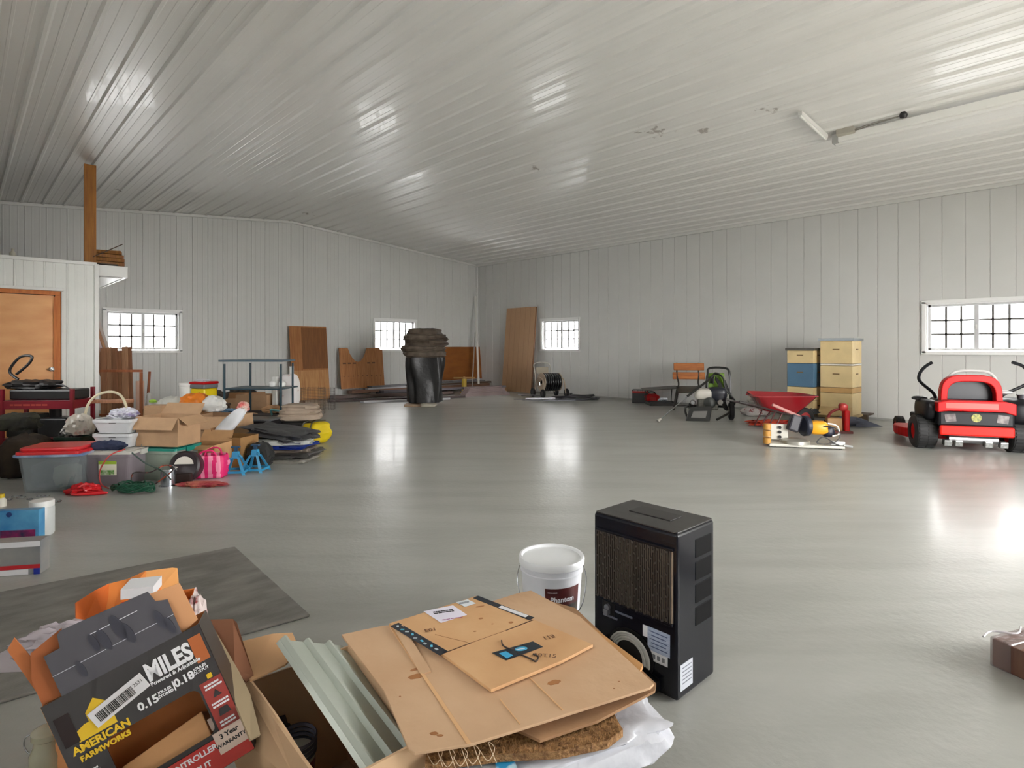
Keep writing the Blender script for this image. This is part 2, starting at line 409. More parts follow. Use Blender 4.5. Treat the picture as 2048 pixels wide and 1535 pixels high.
mb=MB(); mb.box(((XL+RX)/2,(RY+.0+YA)/2,RZ-.005),(RX-XL-.02,YA-RY-.06,.03)); struct('trim_loft_deck',mb,mat((92,80,66),.8,var=.3))
mb=MB(); mb.box(((XL+RX)/2,RY-.018,RZ),(RX-XL,.03,.045)); mb.box((RX,RY-.015,RZ/2),(.05,.05,RZ)); mb.box(((dx0+dx1)/2-.02,RY-.02,dz+.02),(dx1-dx0+.1,.03,.04)); struct('trim_room_edges',mb,TR,bev=.004)
DW=mat((228,168,106),.42,c2=(212,146,84),scale=1.5,st=(2,2,5),lo=.3,hi=.75); DF=wood((202,122,56),(180,98,40))
d=MB(); d.box(((dx0+dx1)/2-.02,RY+.03,dz/2-.03),(dx1-dx0-.1,.04,dz-.07)); d1=struct('door_1',d,DW)
f=MB(); f.box(((dx0+dx1)/2,RY+.01,dz-.03),(dx1-dx0,.07,.055)); f.box((dx1-.03,RY+.01,dz/2-.03),(.06,.07,dz-.06)); f.box((dx0-.02,RY+.01,dz/2-.03),(.06,.07,dz-.06))
f.box((dx1-.065,RY-.0,dz/2-.03),(.012,.05,dz-.1)); f.build('door_frame',DF,d1)
kx=onA(103,738,RY); hb=MB(); hb.cyl((kx.x,RY+.01,kx.z),(kx.x,RY-.05,kx.z),.012,n=12); hb.lathe([(0,-.03),(.022,-.026),(.03,0),(.022,.026),(0,.03)],16,(kx.x,RY-.06,kx.z)); hb.cyl((kx.x,RY+.012,kx.z),(kx.x,RY,kx.z),.032,n=20)
hb.build('door_handle',CHROME,d1)
# overhanging beam along the side of the small room
LX=onA(256,540,RY).x
LZ0=2.28
mb=MB(); mb.box(((RX+LX)/2,(RY+12.1)/2,(LZ0+RZ)/2),(LX-RX,12.1-RY,RZ-LZ0)); b=struct('trim_loft_overhang',mb,TR,bev=.008)
q=MB(); q.box(((RX+LX)/2+.0,(RY+12.1)/2,LZ0-.006),(LX-RX-.1,12.1-RY-.12,.012)); q.box((LX-.06,(RY+12.1)/2,LZ0-.016),(.02,12.1-RY-.3,.01)); q.build('panel',WHITE,b,bev=.003)
mb=MB(); mb.box((0,0,.006),(LX-RX+.5,.9,.012)); one('plywood_scrap','dark thin plywood scrap lying on loft ledge under the boards','board',mb,wood((78,62,46),(50,40,32)),((RX+LX)/2-.35,RY+.55,RZ+.024))
# post on the loft
p=onA(179,530,RY+.35); mb=MB(); ztop=roof(p.x)-.03; mb.box((0,0,(ztop-RZ-.04)/2),(.14,.05,ztop-RZ-.05))
one('timber_post','upright brown timber post from the loft ledge to the ceiling','post',mb,wood((172,112,36),(140,86,26)),(p.x,RY+.3,RZ+.04))
# board stack on ledge
bx=onA(213,520,RY+.4)
for i,(w_,dx,a) in enumerate(((.42,0,3),(.38,.03,-8),(.40,.0,6),(.33,.02,-14))):
    mb=MB(); mb.box((0,0,.0275),(w_,.16,.05)); mb.box((w_/2-.02,0,.0275),(.03,.165,.052),mi=1)
    one('wood_block','short brown wood block in the ledge stack, '+['bottom one','second from the bottom','third from the bottom','topmost one'][i],'board',mb,[wood((170,112,40),(120,74,26)),mat((140,86,34))],(bx.x+dx,RY+.4,RZ+.04+.056*i),R(a),'wood blocks on the loft ledge',bev=.004)
mb=MB(); mb.box((0,0,0),(.42,.05,.012)); one('lath','thin dark slat propped up slantwise on the ledge blocks','board',mb,wood((96,70,44),(60,44,30)),(bx.x+.0,RY+.29,RZ+.25),rot=(0,R(-32),0))
bp=onA(24,520,RY+.5); mb=MB(); mb.lathe([(0,0),(.035,0),(.035,.09),(.015,.12),(.015,.15),(0,.15)],16); one('spray_bottle','small pale bottle standing on the loft edge near the post','bottle',mb,mat((200,196,180)),(bp.x,RY+.35,RZ+.01))
# ---------------- ceiling fixtures ----------------
def strip_between(a,b,w_,h_,mb,mi=0):
    a=Vector(a); b=Vector(b); d=b-a; L=d.length; d.normalize(); s=Vector((-d.y,d.x,0)).normalized(); n=d.cross(s).normalized()
    M=Matrix((( d.x,s.x,n.x,a.x),(d.y,s.y,n.y,a.y),(d.z,s.z,n.z,a.z),(0,0,0,1)))
    x,y,z=L,w_/2,h_/2
    mb.add([(0,-y,-z),(x,-y,-z),(x,y,-z),(0,y,-z),(0,-y,z),(x,-y,z),(x,y,z),(0,y,z)],[(3,2,1,0),(4,5,6,7),(0,1,5,4),(1,2,6,5),(2,3,7,6),(3,0,4,7)],mi,False,M)
    return mb
a=onC(1600,226,.07); b_=onC(1652,273,.07); b_.y=a.y+(b_.y-a.y)
t=thing('ceiling_light','short white fluorescent strip fixed under the ribbed ceiling, skewed to the long one','lamp',(0,0,0))
strip_between(a,b_,.05,.05,MB()).build('housing',TR,t,bev=.004); strip_between(a-Vector((0,0,.035)),b_-Vector((0,0,.035)),.03,.03,MB()).build('tube',mat((235,235,230),.3),t,bev=.01)
a=onC(1671,279,.085); b2=onC(2048,201,.085); zx=roof(a.x)-.095; b2=Vector((a.x,b2.y-1.0,zx)); a=Vector((a.x,a.y,zx)); dd=(b2-a).normalized()
t=thing('ceiling_light','long white fluorescent strip running along the ceiling ribs at upper right','lamp',(0,0,0))
strip_between(a,b2,.13,.09,MB()).build('housing',mat((240,240,236),.3),t,bev=.006); strip_between(a-Vector((0,0,.06)),b2-Vector((0,0,.06)),.05,.035,MB()).build('tube',mat((236,236,232),.3),t,bev=.012)
e=MB(); strip_between(a-dd*.02,a+dd*.05,.15,.11,e).build('end_cap',TRD,t)
j=onC(1692,263,.05); jb=thing('junction_box','small grey metal junction box on the ceiling next to the long strip','electrical box',j)
MB().box((0,0,0),(.13,.2,.07)).build('box_body',mat((176,172,160),.45,.2),jb,bev=.004); MB().box((0,0,-.038),(.12,.19,.006)).build('cover_plate',mat((186,182,168),.45,.2),jb)
hk=onC(1807,230,.05); mb=MB(); mb.lathe([(0,-.04),(.035,-.03),(.045,0),(.03,.035),(0,.04)],14)
one('ceiling_hook','dark round cable knob on the ceiling above the long strip','hook',mb,BLACK,hk)
for dz_,k in ((0,'upper'),(.045,'lower')):
    mb=MB(); mb.tube([j+Vector((dz_,-.1,0)),j.lerp(hk,.5)+Vector((dz_,0,.01)),hk+Vector((dz_*.3,.03,0))],.006,6,sp=4)
    one('cable',k+' of two thin grey cables from ceiling box to the dark knob','cable',mb,mat((150,146,138)))
# ---------------- boards on the far wall ----------------
def lean(name,label,w_,h_,th,base,wall,mats,ang,cat='board',poly=None,extra=None,roll=0,grp=None):
    rot=(-R(ang),R(roll),0 if wall=='A' else R(-90))
    mb=MB()
    if poly: mb.prism(poly,th,M=Matrix.Translation((0,th/2,0))@XZ)
    else: mb.box((0,0,h_/2),(w_,th,h_))
    if extra: extra(mb,w_,h_,th)
    e=Euler(rot).to_matrix()
    return one(name,label,cat,mb,mats,base,rot=rot,group=grp)
PLY=wood((176,118,64),(150,92,44),2.5); PLYD=wood((134,82,34),(116,68,26),3); PLYL=wood((196,146,92),(170,116,66),3)
xa,xb=onA(574,700).x,onA(648,700).x; hh=onA(610,652).z
def ex(mb,w_,h_,th):
    mb.box((w_*.15,-th/2-.0015,h_*.70),(w_*.68,.002,h_*.56),mi=1); mb.box((0,-th/2-.001,h_*.2),(w_*.99,.002,h_*.40),mi=2)
lean('plywood_sheet','tall brown plywood sheet leaning on the far wall, dark stained upper half',xb-xa,hh,.02,((xa+xb)/2,YA-.32,.005),'A',[PLY,PLYD,PLYL],7,extra=ex)
xa,xb=onA(671,700).x,onA(757,700).x; W=(xb-xa); hh=onA(700,695).z-.22
poly=[(-W/2,0),(W/2,0),(W/2,hh*.94),(W/2-.12,hh),(W*.12,hh)]
for i in range(9):
    t_=math.pi*i/8; poly.append((-.09*W+.0+W*.21*math.cos(t_)*(1-.25*math.sin(t_)),hh-.02-hh*.33*math.sin(t_)))
poly+=[(-W*.32,hh),(-W/2,hh)]
def ex(mb,w_,h_,th):
    for k in range(9): mb.box((-W/2+W*(k+.7)/9.5,-.0108,hh*.30),(.03,.002,.018),mi=1)
    for k in (0,1,2,5,6): mb.box((-W/2+W*(k+.9)/9,-.0108,hh*.62),(.09,.002,.035),mi=1)
lean('plywood_sheet','plywood sheet with a U-shaped notch cut in its top edge',W,hh,.02,((xa+xb)/2,YA-.30,.22),'A',[wood((188,128,76),(160,102,56),3),mat((96,58,34))],7,poly=poly,extra=ex)
xa,xb=onA(862,700).x,onA(965,700).x; hh=onA(925,693).z-.30
lean('hardboard_sheet','wide dark orange brown board leaning by the corner behind black bundle',xb-xa,hh,.02,((xa+xb)/2,YA-.22,.30),'A',wood((150,88,30),(130,70,20),2,(1,1,3)),6)
# door-like panel on the right wall
ya,yb=onB(1018,700).y,onB(1078,700).y; hh=onB(1048,614,XB-.1).z
def ex(mb,w_,h_,th):
    for k in range(5): mb.box((-w_/2+w_*(k+1)/6,-th/2-.0005,h_/2),(.008,.002,h_*.995),mi=1)
    mb.box((w_/2+.012,.0,h_/2),(.02,th*1.2,h_*.995),mi=2)
lean('siding_panel','tall pinkish tan grooved panel leaning on right wall beside the window',ya-yb-.04,hh,.03,(XB-.30,(ya+yb)/2,.005),'B',[mat((192,154,118),.6,var=.05,st=(6,6,1)),mat((160,122,88)),mat((130,88,56))],5,extra=ex)
# pipes in the corner
mb=MB(); mb.cyl((0,0,.04),(-.45,1.05,0),.03); mb=MB()
p1=atD(984,763,15.6); p1.z=.05; p2=onA(953,593,YA-.07)
def pipe(label,a,b_,r,m,cat='pipe',name='plastic_pipe'):
    mb=MB(); a=Vector(a); mb.cyl((0,0,0),Vector(b_)-a,r,n=14); return one(name,label,cat,mb,m,a)
pipe('long white plastic pipe leaning in the far corner',(XB-.75,YA-.95,.20),(onA(953,593,YA-.09)-Vector((.05,0,0))),.032,mat((222,220,214),.4))
q1=atD(972,766,15.4); pipe('shorter thin grey pipe leaning in the corner beside the long white one',(XB-1.05,YA-1.0,.012),onA(953,665,YA-.08)-Vector((.05,0,0)),.018,mat((176,174,168),.4))
# yellow jack in the corner
s=at(975,774); t=thing('screw_jack','yellow steel jack post with crossbar standing among corner lumber','tool',(XB-1.45,YA-1.15,0),R(-40))
YEL=mat((196,164,52),.45)
MB().box((0,0,.01),(.22,.22,.02)).cyl((0,0,.02),(0,0,.38),.07,n=16).build('post',YEL,t); MB().cyl((-.3,0,.41),(.3,0,.41),.02).cyl((0,0,.38),(0,0,.44),.03).build('crossbar',mat((176,140,84)),t)
# long lumber lying along the far wall
random.seed(4)
LUM=[((646,778),(1000,764),.18,.04,(142,142,146)),((660,795),(905,784),.12,.05,(112,92,84)),((668,788),(990,772),.14,.05,(150,112,92)),((700,786),(940,775),.10,.04,(222,222,228)),((655,801),(930,791),.09,.03,(80,64,62)),((760,792),(1010,779),.12,.035,(126,120,128)),((720,803),(900,795),.05,.03,(208,208,212)),((800,783),(1015,771),.12,.03,(104,84,66)),((690,781),(880,773),.09,.06,(100,98,100))]
names=['long grey board along the far wall, leftmost end nearest the wall','brown board in the far wall lumber, left end raised near the wire cage','pinkish brown plank in the lumber heap below notched plywood','white painted strip in the far wall lumber heap','dark narrow board at the front of the far wall lumber','grey purple board running to the corner behind black bundle','thin white strip at the front edge of the wall lumber','dark brown plank in the lumber under the orange brown board','dark grey thick board at back of the lumber heap']
zs=[.20,.01,.10,.15,.006,.13,.006,.19,.01]
LUM=[(a,b,w_,h_*1.5,c) for a,b,w_,h_,c in LUM]
for i,((u0,v0),(u1,v1),w_,h_,c) in enumerate(LUM):
    z=zs[i]; a=at(u0,v0+3,0); b_=at(u1,v1+4,0)
    a.y=min(a.y,YA-.3-.02*i); b_.y=min(b_.y,YA-.28); a.y=max(a.y,YA-2.6+.1*i); 
    L=(b_-a).length; ang=math.atan2(b_.y-a.y,b_.x-a.x)
    L=min(L,5.2); mb=MB(); mb.box((L/2,0,h_/2),(L,w_,h_)); mb.box((.04,0,h_/2),(.081,w_+.001,h_+.001),mi=1)
    one('lumber_board',names[i],'board',mb,[wood(c,tuple(int(x*.82) for x in c),2,(1,9,9)),mat(tuple(int(x*.6) for x in c))],(a.x,a.y,z),ang,'lumber lying along the far wall')
# grey-pink shingled lumber stack at the corner
random.seed(7)
for i in range(7):
    a=at(968+random.uniform(-8,4),786-i*1.0,.0); mb=MB(); mb.box((.65,0,.014),(1.3-.05*i,.34,.027))
    one('trim_board','faded pink grey trim board in corner stack, %s'%['lowest','second from bottom','third from bottom','middle one','third from top','second from top','topmost'][i],'board',mb,wood((168,150,152),(138,118,116),2,(1,8,8)),(9.35+.04*i,11.55+.05*i,.002+.028*i),R(-12+random.uniform(-5,5)),'pinkish boards stacked before the corner')
# ---------------- black shrouded stack with sacks ----------------
s=spot(812,880,740,812,d=.55); 
base=s.loc.copy()
t=thing('wooden_pad','pale flat wooden board on the floor under the black bundle','board',base,s.rz)
MB().box((-.08,-.12,.025),(.62,.5,.05)).build('board',wood((176,150,122),(140,116,94)),t,bev=.005)
mb=MB(); mb.blob((0,0,.04),(.17,.13,.045),.7,.1,3,2); one('stone','small pale flattened sack lying against the bundle foot','sack',mb,mat((182,174,158),.8,var=.2),base+c2w(.14,-.42,0),CR)
mb=MB()
def fn(a,b_):
    t_=a*2*math.pi; z=b_*.98+.05
    r=1+.07*math.sin(t_*7+3*z)+.05*noise.noise(Vector((math.cos(t_)*2,math.sin(t_)*2,z*3)))+.05*math.sin(t_*3-z*4)-.12*(1-b_)
    x=math.copysign(abs(math.cos(t_))**.55,math.cos(t_)); y=math.copysign(abs(math.sin(t_))**.55,math.sin(t_))
    return Vector((.40*x*r,.31*y*r,z))
mb.grid(fn,72,24); mb.box((0,0,1.0),(.6,.45,.06)); BKP=mat((16,15,17),.42,bump=1,bscale=9,var=.3,scale=9)
one('black_bundle','tall pile shrouded in shiny black plastic under brown sacks','bundle',mb,BKP,base+Vector((0,0,.02)),CR+R(8))
SACK=mat((104,91,78),.7,c2=(74,64,55),scale=6,bump=.3,bscale=14)
for i in range(5):
    random.seed(i+20); mb=MB(); mb.blob((0,0,0),(.44-.09*(i==4)+.02*(i%2),.34-.05*(i==4),.088),.5,.1,2.6,i+3,32)
    one('sack','dark brown sack laid flat on black bundle, %s'%['lowest of five','second from bottom','middle of five','second from top','topmost'][i],'sack',mb,SACK,base+Vector((random.uniform(-.03,.03),random.uniform(-.03,.03),1.12+i*.118)),CR+R(random.uniform(-14,14)),'brown sacks on the black bundle')
# ---------------- hose reel cart ----------------
def wheel(parent,c,r,w_,axis='x',hub=None,tread=RUBBER,name='wheel'):
    M=Matrix.Translation(c) @ (Matrix.Rotation(R(90),4,'Y') if axis=='x' else Matrix.Rotation(R(90),4,'X'))
    mb=MB(); mb.lathe([(r*.55,-w_/2),(r*.9,-w_/2),(r,-w_/3),(r,w_/3),(r*.9,w_/2),(r*.55,w_/2),(r*.55,-w_/2)],28,M=M); o=mb.build(name,tread,parent)
    mb=MB(); mb.lathe([(0,-w_*.4),(r*.56,-w_*.45),(r*.56,w_*.45),(0,w_*.4)],24,M=M); mb.lathe([(0,-w_*.55),(r*.15,-w_*.55),(r*.15,w_*.55),(0,w_*.55)],12,M=M); mb.build('hub',hub or DKGREY,o); return o
s=spot(1070,1132,728,795,d=.5); t=thing('hose_reel_cart','tan metal hose reel cart with black hose wound on, by the right wall window','hose reel',s.loc,CR+R(25))
TANM=mat((176,158,136),.45)
for sx in (-1,1):
    MB().tube([(sx*.3,-.28,.1),(sx*.3,-.2,.42),(sx*.3,0,.5),(sx*.3,.15,.42),(sx*.3,.3,.1)],.014,8,sp=6).build('side_frame',TANM,t)
    wheel(t,(sx*.34,-.26,.11),.11,.05); wheel(t,(sx*.34,.28,.11),.11,.05)
    mb=MB(); M=Matrix.Translation((sx*.24,0,.38))@Matrix.Rotation(R(90),4,'Y'); mb.lathe([(.05,-.006),(.23,-.01),(.235,0),(.23,.01),(.05,.006)],24,M=M); mb.build('reel_disc',TANM,t)
MB().tube([(-.24,.28,.15),(-.24,.38,.62),(-.2,.46,.84),(.2,.46,.84),(.24,.38,.62),(.24,.28,.15)],.014,8,sp=6).build('handle',mat((190,186,176),.35,.4),t)
MB().box((0,.42,.66),(.36,.02,.16)).build('backrest_plate',mat((168,158,140)),t)
mb=MB()
for k in range(7):
    M=Matrix.Translation((-.2+k*.066,0,.38))@Matrix.Rotation(R(90),4,'Y')
    mb.add([M@Vector(((.2+.034*math.cos(b_))*math.cos(a),(.2+.034*math.cos(b_))*math.sin(a),.034*math.sin(b_))) for a in [2*math.pi*i/28 for i in range(28)] for b_ in [2*math.pi*j/8 for j in range(8)]],[(i*8+j,((i+1)%28)*8+j,((i+1)%28)*8+(j+1)%8,i*8+(j+1)%8) for i in range(28) for j in range(8)],0,True)
mb.build('hose',mat((22,23,26),.25,coat=.4),t)
MB().tube([(-.27,0,.38),(-.3,-.02,.38),(-.32,-.08,.3),(-.36,-.09,.3)],.01).build('crank',CHROME,t)
def coil(label,u,v,Rr,r,n,m,seed=1,flat=.9,name='coiled_hose',cat='hose',z=0,jit=.12):
    random.seed(seed); mb=MB()
    pts=[]; N=n*14; ph=random.random()*6
    for i in range(N):
        a=2*math.pi*i/14+ph; rr=Rr*(1-jit*random.random()-.05*math.sin(i*.37))
        pts.append(Vector((rr*math.cos(a)+.06*Rr*math.sin(i*.11),rr*flat*math.sin(a)+.06*Rr*math.cos(i*.13),r+r*1.5*abs(math.sin(i*.23))*min(1,n/4)+ r*.35*(i/14))))
    mb.tube(pts,r,6,sp=3); return one(name,label,cat,mb,m,at(u,v,z),CR)
coil('dark grey hose coiled flat on floor right of the hose cart',1150,799,.55,.014,6,mat((54,54,58),.4),3)
coil('black hose coil lying on floor near the right wall behind the grey one',1165,792,.42,.016,5,mat((24,24,28),.35),5)
# loose metal rods
random.seed(11)
for i in range(8):
    a=at(1050+random.uniform(0,70),797+random.uniform(-3,8)); L=random.uniform(.5,.9); mb=MB(); mb.box((0,0,.01),(L,.045,.016)); 
    one('metal_strip','loose grey metal strip in the scatter before the hose cart','metal strip',mb,mat((150,150,156) if i%2 else (60,60,66),.35,.5),a+Vector((0,0,.018*i*.6)),CR+R(random.uniform(-35,35)),'metal strips scattered before the hose cart')
# ---------------- right wall things ----------------
# boxed tool
s=spot(1268,1300,780,806,d=.3); t=thing('tool_carton','black and red printed carton on floor, left of the bench','box',s.loc,CR-R(15))
MB().box((0,0,.15),(.36,.28,.30)).build('carton_body',mat((34,32,34),.4),t,bev=.004)
MB().box((0,-.142,.25),(.355,.004,.05)).build('red_band',mat((170,40,40)),t); scribble(t,frontM(0,.277,-.1435),.3,.03,1,PAPER)
t=thing('chainsaw','small red chainsaw lying in the open black case','chainsaw',at(1308,808)+c2w(0,.25,.035),CR)
MB().blob((0,0,.09),(.16,.1,.09),.7,.15,3,5).build('body',RED,t); MB().tube([(-.12,0,.1),(-.1,0,.2),(.05,0,.22),(.13,0,.12)],.014,sp=5).build('handle',BLACK,t); MB().prism(rrect(.3,.06,.028),.008,Matrix.Translation((.22,0,.06))@XZ).build('guide_bar',STEEL,t)
MB().box((.02,-.1,.06),(.12,.03,.08)).build('cover',mat((190,40,36),.4),t,bev=.01)
t=thing('open_case','open black plastic tool case with a flat propped lid','case',at(1330,812)+c2w(0,.3,0),CR)
MB().box((0,0,.015),(.62,.5,.03)).box((-.3,0,.04),(.02,.5,.05)).box((.3,0,.04),(.02,.5,.05)).box((0,-.24,.04),(.62,.02,.05)).box((0,.24,.04),(.62,.02,.05)).build('tray',mat((52,52,50),.5),t,bev=.004)
MB().box((.02,.1,.36),(.82,.34,.012),(6,-4,0)).build('lid',mat((70,68,62),.4),t); MB().tube([(.28,.24,.06),(.3,.24,.35)],.01).build('prop',BLACK,t)
MB().tube([(-.28,.24,.06),(-.3,.24,.35)],.01).build('prop',BLACK,t)
t=thing('tool_part','small black cone-shaped tool part in the open case','tool',at(1335,808)+c2w(.06,.38,.035),CR)
MB().lathe([(0,0),(.1,0),(.09,.03),(.03,.1),(.01,.16),(0,.16)],14).build('cone',BLACK,t)
# bench end
s=spot(1362,1416,727,820,d=.6,dr=-8,D=11.5); t=thing('bench','folding bench with two orange brown back slats and dark metal legs','bench',s.loc,CR-R(8))
OW=wood((192,116,48),(160,88,34),4,(1,8,8)); IR=mat((52,50,46),.5)
for z_ in (.86,.67): MB().box((0.02,.26,z_),(.62 if z_>.7 else .66,.03,.15),(-8,0,0)).build('back_slat',OW,t,bev=.012)
for sx in (-1,1):
    MB().tube([(sx*.22,.30,.94),(sx*.22,.28,.84),(sx*.22,.25,.66),(sx*.2,.16,.5),(sx*.26,.02,.38),(sx*.34,-.22,.1),(sx*.36,-.3,.01)],.017,8,sp=5).build('leg',IR,t)
    MB().tube([(sx*.2,.16,.48),(sx*.22,.26,.2),(sx*.24,.36,.01)],.016,8,sp=4).build('leg',IR,t)
MB().box((0,.02,.4),(.5,.4,.02),(14,0,0)).build('seat',mat((70,68,60),.5),t); MB().cyl((-.34,-.24,.09),(.34,-.24,.09),.012).build('stretcher',IR,t)
# pressure washer
s=spot(1378,1480,737,842,d=.6,dr=-15); PW=thing('pressure_washer','black framed pressure washer with green panel and looped hose','pressure washer',s.loc,CR-R(12)); t=PW
FR=mat((30,30,28),.35)
MB().tube([(-.0,.3,.12),(.0,.28,.6),(.02,.30,.78),(.06,.33,.89),(.34,.33,.89),(.40,.30,.78),(.40,.26,.5),(.42,.2,.1)],.02,8,sp=5).build('handle_frame',FR,t)
MB().tube([(-.38,-.3,.03),(-.40,-.05,.16),(-.3,.2,.2),(.3,.22,.2),(.38,-.05,.16),(.1,-.3,.03)],.02,8,sp=5).build('base_frame',FR,t)
MB().prism([(-.42,0),(-.34,.24),(.02,.26),(-.02,0)],.04,Matrix.Translation((0,-.3,.0))@XZ).build('front_skid',FR,t,bev=.01)
MB().prism([(-.33,.06),(-.29,.17),(-.06,.18),(-.09,.06)],.042,Matrix.Translation((0,-.302,.0))@XZ).build('skid_opening',mat((110,108,104)),t)
mb=MB(); mb.box((.17,.30,.55),(.28,.03,.5)); g=mb.build('green_panel',mat((112,150,36),.45),t,bev=.02)
mb=MB(); mb.blob((-.08,0,.44),(.17,.15,.1),.5,.03,2,1).build('engine_cover',mat((205,200,190),.35),t)
MB().blob((.14,0,.44),(.16,.15,.13),.5,.05,2,4).build('fuel_tank',mat((30,34,46),.3),t)
MB().box((-.02,0,.27),(.34,.26,.2)).build('engine_block',mat((110,108,100),.4,.5,var=.4,scale=20),t,bev=.02)
M=Matrix.Translation((0,-.15,.3))@Matrix.Rotation(R(90),4,'X')
MB().lathe([(0,.03),(.07,.03),(.1,.01),(.1,0),(0,0)],20,M=M).build('recoil_starter',mat((70,72,70),.4,.4),t)
MB().lathe([(0,.05),(.045,.05),(.06,.0),(0,0)],16,M=Matrix.Translation((.17,-.16,.32))@Matrix.Rotation(R(90),4,'X')).build('filter_cap',CHROME,t)
MB().lathe([(0,.05),(.035,.05),(.05,.0),(0,0)],16,M=Matrix.Translation((-.28,-.1,.3))@Matrix.Rotation(R(90),4,'X')).build('pump_head',STEEL,t)
wheel(t,(.38,-.0,.15),.15,.08,'x',mat((206,200,186),.5)); wheel(t,(-.28,.22,.13),.13,.07,'x',mat((206,200,186),.5))
mb=MB()
for k in range(4):
    o_=k*.018; mb.tube([(.05+o_,.24-o_,.62),(.12,.22-o_,.78+o_*.5),(.26,.22-o_,.74),(.36-o_,.2-o_,.52),(.42+o_,.16,.3),(.36-o_,.1-o_,.16),(.28-o_,.1,.34),(.24-o_,.15,.6),(.14,.2,.74-o_)],.013,7,sp=5)
mb.build('hose',mat((24,24,24),.45),t)
mb=MB(); mb.tube([(.05,.1,.72),(-.12,-.05,.6),(-.38,-.25,.42)],.022,8,sp=4); MB.tube(mb,[(.05,.1,.72),(.1,.12,.76)],.03); mb.build('spray_gun',FR,t)
MB().tube([(-.36,-.23,.43),(-.86,-.62,.05)],.009,8).build('lance',STEEL,t)
MB().cyl((-.85,-.61,.06),(-.9,-.65,.02),.02,.03).build('nozzle',mat((190,186,176)),t)
# white rag bags
for nm,lab,u0,u1,vt,vb,dd_,c,sd in (('plastic_bag','crumpled grey white plastic bag against the wall behind wheelbarrow',1508,1562,762,812,.3,(188,186,178),2),('plastic_bag','pale bag slumped on the floor left of the wheelbarrow tray',1500,1530,786,822,.25,(202,200,192),8),):
    s=spot(u0,u1,vt,vb,d=dd_); mb=MB(); mb.blob((0,0,s.h*.42),(s.w*.5,dd_*.5,s.h*.5),.9,.22,3.5,sd,36,flat=.85); one(nm,lab,'bag',mb,mat(c,.45,var=.25,scale=9,bump=.6,bscale=10),s.loc,CR)
s=spot(1494,1540,812,832,d=.25); mb=MB(); mb.blob((0,0,.07),(s.w*.55,.16,.07),.4,.08,3,4,24,flat=.9); one('feed_sack','small white sack with red print on the floor under the barrow handle','sack',mb,mat((208,200,198),.6,c2=(150,60,62),scale=14,lo=.55,hi=.62),s.loc,CR)
# hives
CREAM=mat((226,202,150),.55,var=.1,scale=5); CREAM2=mat((205,165,105),.55,var=.1); BLUE=mat((84,120,148),.55,var=.12,scale=5)
def hive(label, u, D, z0, wy, dx, boxes, lidm, bottom=False):
    p=c2w((u-1024)/F*D,D,z0)
    t=thing('beehive',label,'beehive',(p.x+dx/2,p.y,z0),R(-90)); z=0
    if bottom:
        MB().box((0,-.03,.02),(wy+.03,dx+.1,.04)).prism([(-dx/2-.14,.04),(-dx/2,.04),(-dx/2,.17)],wy,Matrix.Translation((-wy/2,0,0))@Matrix.Rotation(R(90),4,'Z')@Matrix.Rotation(R(90),4,'X')@Matrix.Rotation(0,4,'Z')).build('landing_board',mat((196,170,122),.6,var=.2),t); z=.04
    for h_,m,g in boxes:
        b=MB().box((0,0,z+h_/2),(wy,dx,h_-.006)).build('hive_box',m,t,bev=.004)
        if g: MB().box((0,-dx/2-.004,z+h_*.62),(.1,.006,.02)).box((wy/2+.003,0,z+h_*.62),(.006,.1,.02)).build('hand_hold',mat((120,96,60)),b)
        z+=h_
    MB().box((0,0,z+.02),(wy+.05,dx+.05,.045)).build('lid',lidm,t,bev=.004); return t
hz=MB(); 
hive('shorter beehive stack with a blue middle section between cream boxes',1600,9.75,.12,.42,.5,[(.26,CREAM,1),(.22,CREAM,0),(.40,BLUE,1),(.22,CREAM,1)],mat((92,90,84),.4,.5))
hive('taller all cream beehive stack with a grey metal lid',1672,9.45,.12,.48,.5,[(.36,CREAM,0),(.09,CREAM2,0),(.36,CREAM,1),(.03,mat((236,232,222)),0),(.38,CREAM,1)],mat((150,155,158),.3,.7),True)
p=at(1700,838); t=thing('pallet','low dark wooden pallet under both beehive stacks','pallet',(p.x+.3,p.y+.42,0),R(-90))
for k in range(6): MB().box((-.62+k*.25,0,.105),(.2,.9,.022)).build('deck_board',wood((96,80,64),(70,58,46)),t)
for y_ in (-.4,0,.4): MB().box((0,y_,.047),(1.45,.06,.09)).build('stringer',wood((86,72,58),(64,54,44)),t)
# wheelbarrow
s=spot(1515,1631,787,862,d=.6); t=thing('wheelbarrow','red steel wheelbarrow parked before the beehives','wheelbarrow',s.loc+c2w(-.0,.0,0),CR+R(6)); t.scale=(.9,.9,.95)
m=s.D/F
DR=mat((140,24,32),.25,coat=.4)
top=[(-.53,-.26,.54),(.60,-.30,.55),(.62,.34,.56),(-.40,.36,.60)]; bot=[(-.28,-.14,.30),(.28,-.16,.26),(.28,.18,.26),(-.22,.2,.30)]
mb=MB(); 
def lerp3(a,b_,k): return Vector(a).lerp(Vector(b_),k)
def ring(q,k=6):
    o=[]
    for i in range(4):
        a,b_=Vector(q[i]),Vector(q[(i+1)%4]); c=Vector(q[i-1])
        L1=(b_-a).length*.16
        o+= [a+(c-a).normalized()*L1, a+((c-a).normalized()+(b_-a).normalized())*L1*.3, a+(b_-a).normalized()*L1]
    return o
rings=[ring(bot),ring([lerp3(bot[i],top[i],.5)+Vector((0,0,-.01)) for i in range(4)]),ring(top),ring([lerp3(bot[i],top[i],1.035) for i in range(4)])]
for q in rings[3]: q.z=.545
vs_=[p for r_ in rings for p in r_]; n_=12
mb.add(vs_,[(j*n_+i,j*n_+(i+1)%n_,(j+1)*n_+(i+1)%n_,(j+1)*n_+i) for j in range(3) for i in range(n_)]+[tuple(range(n_))],0,True)
